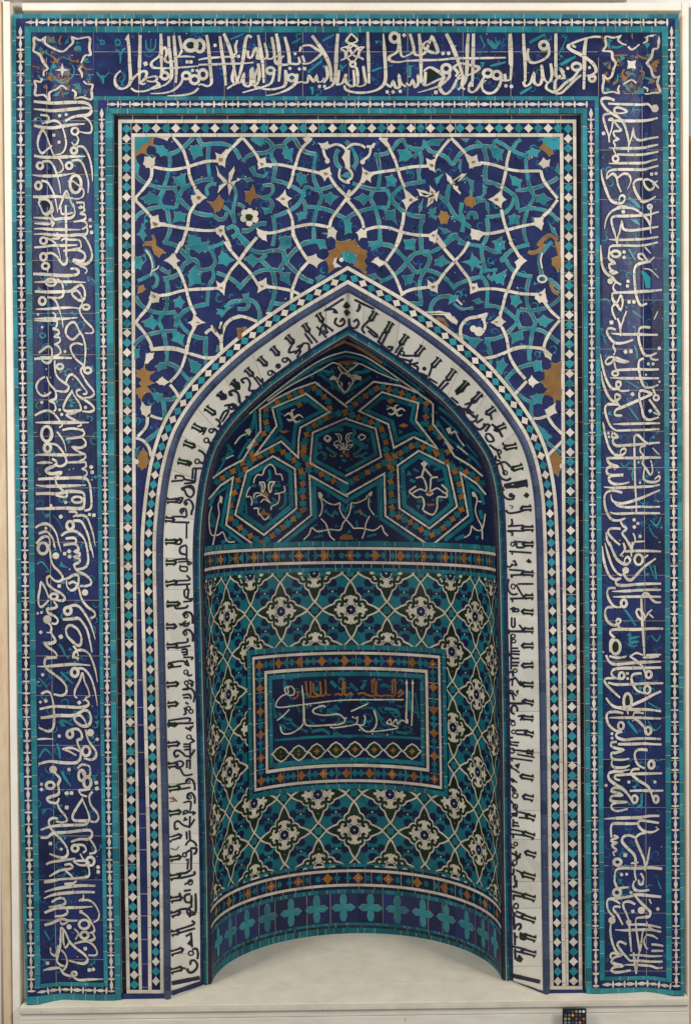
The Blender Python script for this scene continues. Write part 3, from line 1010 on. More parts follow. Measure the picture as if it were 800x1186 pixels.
TOP = '''
@110 30 6.667
C 14 62,129 14,14
C 14 178,128 18,22
t18 160,185 190,200 200,250 195,290
t18 240,175 215,185 205,220
t16 15,360 60,400 110,360
t22 60,380 65,445
t16 190,350 235,385 205,445
t14 395,110 400,170 430,190 465,170 470,100
t12 432,105 432,185
s24 240,110 258,75 255,90 265,180 270,300 275,420 250,470 200,485 160,450 160,390 200,345
s26 350,70 348,200 345,330 345,450
d 392,292 18
s24 345,100 360,80
s26 510,60 512,180 515,330 510,370
s22 540,165 515,180 500,230 440,280 440,310 470,325 600,325 800,310
s22 500,215 540,165 555,210 540,260 560,280 600,280 630,250
s26 570,80 575,180 590,300 590,400 550,450 490,475
s26 610,75 620,200 630,330 625,440
s24 650,75 670,180 660,215 640,240
s22 630,240 700,235 770,240
d 713,278 14
d 743,278 14
d 755,343 13
d 790,345 13
c 28 740,150 48,42
g 720,130 765,130 770,165 735,175
s24 265,465 300,400 370,350 400,360 390,400 345,440
s22 370,430 410,400 470,390 480,410 450,430 400,425
s24 470,420 490,450 460,470 400,500 320,505 280,480
c 22 540,385 28,26
s22 490,440 500,470 440,490
s24 500,400 530,350 510,330
c 22 705,385 30,26
s26e 680,400 660,450 600,500 520,520 430,522
c 22 770,415 34,32
s26e 800,480 760,515 680,535 560,540
s22 345,440 380,450 392,440
@230 30 6.667
c 26 10,155 34,46
s24 0,262 60,250 150,243 290,235
s24 0,300 120,297 250,292 340,290 425,282
s26 62,70 75,150 85,250 95,360 100,440 70,465 20,450 0,460
c 24 35,375 32,36
s26 165,80 180,200 200,330 210,460
s28 195,60 230,140 260,240 275,330 290,400
s28 290,400 300,430 260,460 220,485
s26 275,330 260,400 275,440 320,440
s28 410,90 380,75 360,130 350,220 330,330 300,430
t18 245,105 350,60
d 128,150 14
s22 300,110 285,160 290,210 250,235
d 309,235 14
s24 380,190 385,240 410,240 440,170 455,200 450,250 480,255
s26 460,70 475,160 495,290 503,440
s24 460,190 470,250 530,240 510,130
s26 565,85 585,230 540,255 520,240
s28 600,60 620,170 628,300 620,430
s26 665,85 690,180 700,280 670,300 600,290 590,250 610,230
s24b 590,290 660,230
s24 700,290 760,295 780,280 770,240
s20 790,160 780,200
d 745,215 12
t14 720,135 790,95
t14 800,60 755,70 770,110
s24 325,440 350,370 345,420 360,460 400,455 405,340 415,330 425,440
s26 460,290 470,380 450,450 405,455
s28 460,330 430,400 440,470 470,470
c 22 555,345 30,24
s24 585,360 560,440 500,470 430,490 340,515
s28e 670,340 670,450 620,480 540,490 430,475
s24 670,340 685,410 660,470
d 705,328 13
d 778,333 13
c 20 720,400 30,26
s28e 760,370 750,440 690,490 600,525 520,538
s22 760,440 800,430
@350 30 6.667
s24 0,155 60,150 110,180 150,210 60,285 0,290
s22 0,230 20,280
s30 75,75 130,150 180,230 215,320 225,430
s30 275,60 265,180 260,300 255,400 230,460 170,490
t20 155,115 250,65
t22 40,360 150,270
d 18,330 15
s22 0,435 40,435 50,385 90,430 110,385 120,430 150,430 170,400
s26 185,310 195,390 165,440
d 133,467 13
d 172,467 13
t20 60,480 78,480 78,530
t14 300,300 310,350
t14 340,300 300,330 290,300
s20 378,60 340,115 378,135 425,110 378,60
g 378,85 400,105 378,125 360,108
s20 295,175 350,165 400,230 470,250
s20 480,165 430,170 370,230 295,265
s20 340,175 380,140 440,190 400,280
s20 430,175 400,150 350,190 345,240 390,290
s20 295,180 330,200 330,250 295,265
s20 480,160 440,200 440,240 475,260
c 18 390,295 20,20
s26 505,45 508,180 512,310 515,445
s26b 625,60 632,160 640,300 640,420 600,480 520,510 420,515 340,495 325,460
t18 535,350 615,320
s24 285,340 275,420 270,450 310,440 340,370 330,400 350,450 400,460 395,340
s24 400,320 420,330 430,440 410,460
s24 470,310 480,380 490,440 460,465 420,465
c 24 710,90 32,36
g 690,80 720,80 715,105 700,95
s26 745,100 740,180 720,210 670,240 680,270 740,280 800,270
s24 745,60 750,130 765,230 800,235
d 785,72 15
s24 640,440 680,470 700,430 720,475 750,470 745,380 760,440 800,470
s22 660,460 690,470 
d 655,510 14
d 700,510 14
d 755,505 14
@470 30 6.667
s26 30,60 50,130 60,190 30,220 0,230
s28 100,60 112,170 115,300 118,400 140,460
s26 60,190 70,220 110,225 150,200 190,100 205,90 245,200 200,205 150,180 130,150 160,120 200,110
g 145,145 170,120 195,170 170,185
g 205,150 225,180 200,185
s26 0,270 120,265 260,262 380,250 520,250 770,245
s30 310,60 350,140 390,240 430,360 440,400
s28 480,60 472,180 470,320 455,430 400,495
s28 520,60 518,180 515,330 510,470
d 285,213 14
d 328,212 14
T 565,80 580,70 600,130 615,150 580,190 600,150
T 620,125 660,110 690,140 730,100 720,140 695,180 670,180
t22 30,310 32,400
t14 5,310 60,310
T 570,280 610,280 590,330
t22 650,310 770,280
s24 0,440 30,460 50,420 70,470 95,440 90,380 120,440
s26 135,350 180,320 230,340 290,390 240,420 150,460 130,430
g 150,350 200,335 260,385 200,420 150,430
s26 150,355 145,460
c 24 310,330 34,32
s28e 335,350 330,400 260,460 180,490 90,515
d 230,513 16
s26 380,390 400,360 370,320 420,290 480,300 560,320 540,350 480,380 430,400 380,420
g 390,310 430,310 430,350 400,340
g 450,320 500,325 480,355 450,350
s26 300,395 260,450 270,500 310,525 360,480 400,400 430,370
s26 440,400 430,470 455,490
c 24 630,365 34,28
s26 610,380 560,470 520,510 485,500 490,450 510,430
c 24 700,380 32,30
s26e 740,390 720,460 680,510 630,520 590,490 590,440 620,420
s24 740,420 800,420
s26 760,370 770,430
d 770,463 14
s26 800,60 800,300
@590 30 6.667
s26 5,60 10,150 12,300 5,420
d 12,468 15
s26 105,60 110,180 118,300 118,430
t26 150,130 270,65
c 26 262,150 32,30
s28 300,160 300,220 260,260 190,285 150,270 135,220 145,175
s26 355,60 355,200 355,320 360,390 420,400 390,330 420,360
T 395,70 440,90 400,190 390,185 430,100
s28 700,85 640,85 560,105 470,140 450,160 480,190 560,230 640,290 665,350 620,380 590,385
s26 480,150 510,165
s28 590,90 575,200 575,320 570,490
t28 390,300 510,235
s24 105,430 120,465 160,440 185,370 190,440 230,455 250,400 245,310 265,410 300,440
s26 315,290 325,380 300,440 270,420
d 447,328 13
c 22 515,315 36,28
s28 540,330 490,400 430,440 380,490 350,500 350,430 375,400
s26 550,380 500,420 440,480 390,520 330,510 280,480 290,440
s22 380,380 395,410
d 614,322 12
c 22 635,405 24,24
s20 600,380 640,400
t22 80,525 170,470
@30 30 8
s24 70,235 80,170 78,110 135,135 180,110 175,150 220,190 335,238 405,190 440,150 430,105 480,120 590,108 590,200 600,268 550,275 515,345
s24 70,235 130,265 160,330 205,395 170,420 168,465
s24 150,485 140,520 85,510 95,560 90,640 170,640 220,690 220,620 290,585 335,552 385,590 
s24 430,590 465,620 460,670 520,660 610,680 610,600 620,545 570,540 535,510
s24 490,395 520,440 522,480
s20 495,400 520,370
w 340,340 355,395 400,410 355,420 340,475 325,420 270,410 325,395
t14 230,280 290,310 340,290 400,310 450,330
t14 230,400 245,450 290,500 340,530 400,500 440,460 450,400 430,360
t26 450,210 500,200 500,250
t22 130,200 190,250 220,270
T 430,540 500,530 520,590 460,570
T 250,650 300,610 330,600 300,650
t18 350,630 400,620
t18 110,420 130,480 200,500
t14 560,340 600,330
t14 580,440 600,490 560,500
B16 225,270 270,300 270,340 230,330
B16 400,270 420,320 480,330
B16 220,450 280,480 260,500
B16 390,460 400,510 370,550
B18 330,90 310,150 330,170
B14 60,375 110,380
B14 510,345 560,400 620,400
B14 340,610 350,660
t16 235,140 275,150 230,110
t16 400,140 370,160 390,120
C 10 712,150 18,18
@685 30 8
s24 95,235 130,180 125,100 200,110 260,95 240,130 280,165 320,175
s24 335,190 372,220 440,170
s24 470,160 510,140 515,98 610,100 610,205 570,215 550,290 510,345 545,390 560,450 590,480 620,470 605,530 630,610 570,620 520,630 490,630
s24 100,235 180,240 190,300 220,345 200,400 180,470 140,490 105,460 110,510 100,560 110,620 190,610 250,625 240,590 255,550
s24 290,540 365,500 410,530
s20 475,565 515,585 510,610
w 325,318 365,328 408,318 398,358 408,398 365,390 325,398 335,358
t24 180,190 230,200 290,180
t24 490,180 530,160 500,210
t14 220,270 340,240 470,240
t16 240,450 230,520 190,540
t18 330,470 370,440 400,470
t22 490,480 540,500 520,540
t14 110,370 160,350 170,400
t14 570,350 600,330
t18 320,560 350,600 420,610 440,590
B18 200,275 330,270
B18 420,270 480,300 550,300
B16 300,400 280,440 310,490
B16 440,420 480,430 470,500
B16 370,70 375,120
B16 370,570 375,640
B14 100,350 150,345
B14 590,345 630,340
G 370,575 400,590 380,620 355,600
'''
KUFIC = '''
@175 560 8.471
U 22 155,170 250,165
n14 250,150 310,140 290,190 250,180
k14 265,140 300,185
n15 300,60 330,65 350,110 390,135 420,100 420,50 390,20 340,30
n15 350,215 330,190 345,165 380,160 410,200 415,240 400,280 400,310
d2 345,195 20
n15 310,300 290,275 300,250 340,250 350,290 350,320 320,335
d2 318,270 14
U 26 140,350 215,355
n14 215,325 320,325 340,335
n14 215,378 380,382
n12 352,390 350,540
U 24 140,570 240,568
k14 240,555 300,555 285,595 240,590
k12 280,535 310,560
n15 350,605 310,615 285,640 290,680 330,695 355,695
n12 352,610 352,740
U 26 145,775 235,775
n14 235,750 300,740 355,740
n12 270,770 360,765 400,780 370,800
n12 290,800 290,850 350,860 355,820 300,815
n14 355,740 370,800
U 26 145,985 240,970
n14 240,955 380,945 350,900
n14 240,995 390,985
n13 330,1040 335,1110 400,1140
n13 340,1040 370,1040 360,1120
n13 355,990 360,1040
n14 320,1160 400,1150 400,1120
U 24 155,1180 270,1180
@175 700 8.471
n14 155,25 225,10
n14 240,20 250,40 350,30 360,5 
n15 345,110 320,100 340,75 385,80 410,120 410,190
c 12 345,110 20,22
U 26 150,215 235,215
n13 275,190 330,195 375,180 360,210 320,205 340,165 290,210
n15 340,290 320,280 335,255 375,250 410,290 415,340 410,365
c2 10 340,285 16,20
n14 360,330 355,370 250,380
U 24 155,410 245,405
n14 250,430 390,405
n14 300,445 350,440 355,500
n14 300,470 345,468
n14 315,495 350,493
n14 320,520 410,520 395,545
n12 350,540 370,600 330,580
n14 180,575 300,555 355,575
n14 180,620 300,605
U 22 165,600 200,600
c2 13 345,665 20,22
n13 360,660 370,700 405,690
U 26 155,790 255,780
c2 13 350,770 18,20
n14 370,740 410,760 405,800 385,770
n13 350,790 370,830 310,835
n14 310,835 355,825 400,830 430,880 420,960
n14 310,890 380,885 395,930
n14 320,915 375,915
U 26 165,985 250,975
n13 340,960 370,980
c2 12 370,1020 20,18
c2 12 395,1050 20,18
n14 330,1010 345,1070 320,1080
n14 170,1140 370,1115 380,1150
n14 180,1170 420,1165
@175 840 8.471
U 18 165,-10 240,-5
n14 340,20 380,40 410,10 360,40
n12 385,10 390,60
c2 12 375,115 22,20
n14 395,130 425,155 390,170
U 26 165,190 265,180
n12 385,170 388,330 
n13 320,185 385,185
n13 320,210 380,210
n15 275,290 245,310 230,270 260,245 310,270 340,300 390,300 430,240
n14 330,240 385,235
U 26 170,395 250,385
n13 250,360 290,350 320,370 310,400 270,410 250,390
n13 250,420 290,430 330,490 410,480
n13 355,340 355,420 
n13 385,340 385,430
n13 355,345 390,342
n15 355,570 345,545 370,525 410,540 430,590 430,640
U 26 175,625 270,610
n14 270,580 340,570
n14 270,630 390,610
c2 10 370,560 14,14
b8 180,710 240,740 190,750
b8 210,700 260,750
n15 370,720 360,680 400,665 430,710 430,770
c2 12 375,705 22,20
n13 320,760 390,750 385,840
U 26 180,865 280,850
n14 330,840 320,870 370,850 330,830
n14 360,850 430,860
k12 410,845 435,860 410,880
n15 270,1010 240,1020 235,960 270,940 320,980 380,990 430,920
n13 340,900 330,930 360,920
n13 385,890 380,1010
U 26 175,1120 285,1085
n13 350,1040 355,1120
n13 380,1030 385,1120
n14 340,1180 380,1130 430,1150 450,1190
@175 980 7.414
b8 170,20 220,30 240,0
U 22 165,110 245,95
n14 340,20 390,20 385,60 365,65
c2 13 290,75 16,18
n13 300,60 345,40 345,170
n13 320,130 315,200
n13 300,115 330,120
U 24 165,270 240,255
n14 240,235 300,230 330,210
n14 250,275 370,245 370,215
n12 345,100 345,200 320,215
c2 12 340,310 18,22
n12 290,330 360,290
n13 285,385 345,375
U 24 170,460 255,445
k14 245,400 260,440
n15 340,410 300,420 290,450 305,480 345,480 350,450
n14 385,405 385,565 350,560
n13 350,420 350,530
U 24 175,590 240,570
n14 240,545 330,540 340,590 385,580
n14 340,520 310,560 340,610
U 24 175,750 230,740
n14 225,720 370,670 350,640
n14 230,750 380,705
n14 300,775 350,745
N 310,840 340,800 350,860
n13 345,740 355,870
U 24 170,920 265,890
c2 13 345,920 22,18
n14 355,890 390,880 405,920 400,970
U 22 170,1075 260,1050
n12 255,1045 300,1050
n15 340,1020 345,985 380,985 400,1030 370,1075 330,1085 310,1050
n26 180,1178 420,1130
@570 560 8.471
n26 110,20 220,30 340,0
n15 95,30 95,100 140,150 200,150 210,110
d2 180,115 24
K 300,120 330,85 362,110 335,145
t10 165,215 200,225 180,250
n16 130,260 160,290 250,280 300,260
U 26 380,240 290,245
n14 185,345 190,400 150,425
U 26 400,440 300,440
n14 300,410 150,420
n14 300,465 150,465 190,480 190,515
U 24 400,595 310,595
n14 310,625 240,625 230,570 210,570
n14 310,575 245,570
c2 13 195,595 18,20
n14 160,665 380,680
n12 190,670 190,700
K 325,765 345,745 355,735 370,755 385,765 360,785
b10 190,760 230,780 220,810
n13 210,750 230,800 180,790
n14 130,800 160,820 190,800
U 24 400,885 300,880
n14 160,845 300,855
n14 175,900 300,895
n14 180,900 190,925
n14 245,985 400,985
n15 160,935 145,1000 160,1060 200,1090 245,1080
c2 12 200,1010 20,24
n14 230,990 280,1080 310,1120
U 24 400,1110 320,1110
n16 170,1130 320,1125
n14 190,1130 195,1165
@570 700 8.471
c2 13 205,45 16,16
n13 170,45 245,45 250,70 190,70
U 26 400,80 300,70
n13 187,125 187,215 215,215 215,130
n13 260,200 300,250
U 24 400,255 310,250
n18 145,265 310,265
n13 160,245 160,290
c2 13 200,310 20,18
c2 13 205,360 20,18
n13 180,290 180,640
U 26 400,405 300,405
n14 180,430 250,430
n14 180,460 265,460
n14 180,485 265,490
n15 145,370 140,430 160,490 200,530
n14 190,530 260,530
n14 190,570 260,570
n14 190,600 250,600
U 26 400,595 300,600
c2 12 220,650 18,18
n16 140,680 190,660 200,710
n14 195,740 220,720 250,760 270,790 275,750
n12 150,760 190,730 190,800
U 26 400,790 300,785
n14 150,860 200,870 230,900
c2 12 180,860 20,18
N 225,850 255,835 245,890
n13 190,880 210,940
U 24 400,970 310,950
n14 290,940 320,950
n18 160,970 290,970 290,940
n15 215,1075 185,1060 185,1010 215,990 240,1020 240,1050
n15 140,1030 150,1100 180,1140 215,1140
U 24 400,1120 300,1110
k14 245,1100 300,1090 270,1140
c2 12 200,1170 20,20
@570 840 8.471
U 26 400,95 330,75
n14 230,50 340,50
n14 230,85 340,95
c2 13 205,65 20,18
n15 200,120 160,120 140,90 150,60
n14 175,190 250,200
n13 190,165 260,170
n13 175,190 175,150
c2 14 190,250 22,24
n13 190,240 330,255
n13 240,285 410,315
n13 165,320 390,350
n13 185,320 190,355
U 20 400,270 340,260
N 150,405 175,380 200,405 175,430
N 210,390 270,370 250,430
n13 150,400 230,440 250,460 265,465
U 26 400,520 285,500
n15 130,465 140,520 160,580 200,610 230,650
n13 180,520 210,540 190,560 
n13 160,530 240,560
c2 13 220,690 26,24
n15 210,670 190,620
U 30 400,720 310,700
n15 150,640 150,710 175,740 200,770
c2 13 220,800 22,26
n13 210,780 240,850
N 180,860 250,850 240,900 190,895
U 28 415,915 340,890
n14 255,850 340,870
n14 255,905 340,910
n14 150,910 190,900
n13 200,950 250,960
n13 190,980 260,990
n13 200,920 200,1000
n13 175,1020 310,1045
n13 175,1065 310,1080
n13 200,1070 200,1110
U 26 410,1095 310,1060
n15 150,1075 160,1140 190,1180
c2 14 225,1165 18,18
@570 980 7.414
n14 155,10 190,15
U 24 370,80 290,55
k14 165,60 240,100
k14 200,40 210,110 240,60
n16 125,50 135,110 165,160 190,170
c2 13 190,140 18,22
n14 180,190 175,240 130,240
c2 13 140,250 14,18
n13 200,205 250,230
n13 250,265 270,268
U 24 365,270 260,240
n13 190,250 190,290 200,330 180,350 190,360
n12 205,290 205,355
n14 145,380 270,415
n14 175,420 280,440
n13 180,420 180,465
U 24 365,455 270,425
c2 13 200,515 20,22
n14 135,545 160,520 170,570
N 170,560 200,570 200,600 175,610
n14 200,560 280,590
n14 200,600 270,625
U 24 365,640 260,605
n14 180,600 185,720
n15 220,720 240,700 235,670 200,680 190,710 
U 24 370,800 270,770
k14 240,750 240,790 275,800 280,770 240,750
n14 185,740 190,780 190,850
n13 190,780 215,780
n14 165,860 260,880
n14 185,900 260,915
U 24 370,930 260,900
n14 190,880 195,975
N 215,945 230,930 262,970 240,1000 200,985
n26 120,1100 405,1165
@180 430 8
U 24 210,830 300,850
k14 300,830 335,850 310,880
U 26 265,660 355,695
U 26 345,500 430,545
k14 430,530 470,530 440,590
U 26 465,335 545,390
U 26 590,200 645,240
U 26 710,90 765,130
n14 150,1020 260,1010
n12 190,960 190,1000
n14 200,965 260,975 270,1010
n14 260,1000 380,1020
n14 270,1040 370,1030
n14 350,900 345,1000
n14 380,900 370,1010
n14 350,900 430,900
c2 13 390,835 20,22
n15 410,840 450,850 465,790 440,750 400,730
c2 13 475,640 22,22
n15 490,640 520,690 510,740 490,760
c2 14 520,550 20,18
n15 540,530 575,560 560,620 530,640
N 570,510 600,480 620,510 600,530
n14 560,440 600,470 600,490
n14 600,450 640,375 680,370 620,470
c2 14 700,330 22,20
n15 710,300 750,320 745,370 700,400 695,430
n15 720,220 695,220 690,190 730,180 770,210 780,280 800,300
n16 240,1090 300,1070 350,1090 360,1120
@250 340 5
U 16 15,575 45,605
U 16 95,510 130,545
U 16 175,435 210,470
U 16 250,370 290,410
U 16 325,310 360,350
U 16 410,245 445,280
U 16 510,175 535,215
U 16 590,115 615,155
n9 50,650 90,645 115,670 100,700
c2 9 95,655 14,16
n9 95,590 85,570 110,560 135,590 140,630
n9 165,520 150,500 180,490 200,520 195,560 240,560
d2 180,600 10
d2 215,575 8
n8 210,470 260,535
n8 235,480 285,530
n8 270,490 275,530
c2 8 315,460 13,13
n9 320,445 345,465 330,495 300,505
d2 362,420 16
c2 9 400,385 14,12
n9 410,370 435,400 400,440
n9 445,290 425,340 490,330 470,370
n9 470,310 500,300 460,350
n9 500,290 535,290 540,330 510,365
n8 530,215 590,285
n8 515,230 560,290
n8 585,190 640,255
n8 600,245 620,180 650,230
n8 610,165 680,215
n8 640,185 680,220
n8 620,210 640,235
n9 640,95 680,90 700,110 680,105
n9 630,100 740,30
n9 700,140 690,170 720,190 745,170 735,145 720,165
K 735,75 757,45 778,75 757,90
K 740,105 757,90 778,110 757,135
@400 340 5
n10 50,35 100,60 165,90
n9 80,60 75,95 85,70
d2 68,100 8
n9 20,145 25,190 55,200 75,175 65,150 45,165
U 16 172,105 145,150
n9 140,150 95,200 110,230
n9 120,190 180,240 170,250 130,215
U 16 265,165 235,220
n9 220,220 185,285
n9 240,230 210,290
n9 190,280 250,330 270,310 240,310
U 16 355,240 320,290
n9 320,290 285,345
n9 330,310 300,360 310,380
c2 8 325,345 12,12
n9 330,360 390,360 420,360
n9 310,375 370,390
U 16 450,305 410,355
n9 385,380 370,410 420,400
n9 330,410 360,450 410,450 415,425 390,415
U 16 545,375 505,420
n9 500,420 480,480
d2 455,435 12
n9 430,460 470,480 450,500
n9 480,490 530,520
U 16 630,440 590,495
n9 575,500 525,560
n9 595,515 545,570 580,585
U 16 705,510 665,560
K 630,560 660,540 660,580 640,590
U 16 785,575 735,625
n9 610,600 650,635
n9 650,660 740,690
n9 735,625 700,670
@530 430 8
U 26 80,100 10,180
U 26 205,210 150,270
n14 150,280 60,310
U 26 340,340 270,390
n14 300,400 310,450
n16 0,320 40,350 60,400 30,390 0,350
c2 13 95,370 18,20
n14 50,340 120,400 150,430
n13 130,400 170,440 140,470
n13 230,440 170,480
n13 180,400 160,470
n16 120,460 140,500 200,540 250,500 230,490
n15 250,560 290,500 260,490
U 26 440,500 350,540
n16 310,490 370,540 410,610
n14 250,590 290,580 330,640 280,650 250,600
n16 290,680 340,720 380,740
c2 12 380,745 18,20
n14 350,780 350,820 390,830
n14 370,760 390,810
U 26 545,690 440,710
n13 410,660 440,710
n14 350,870 430,840 490,890 520,900
n15 355,860 370,940 400,990 450,1010 490,990
n14 400,860 430,950
c2 12 435,940 20,20
U 26 600,880 510,905
U 26 645,1040 540,1055
n14 430,1050 640,1010
n14 440,1080 540,1070
n14 400,1085 430,1100
'''
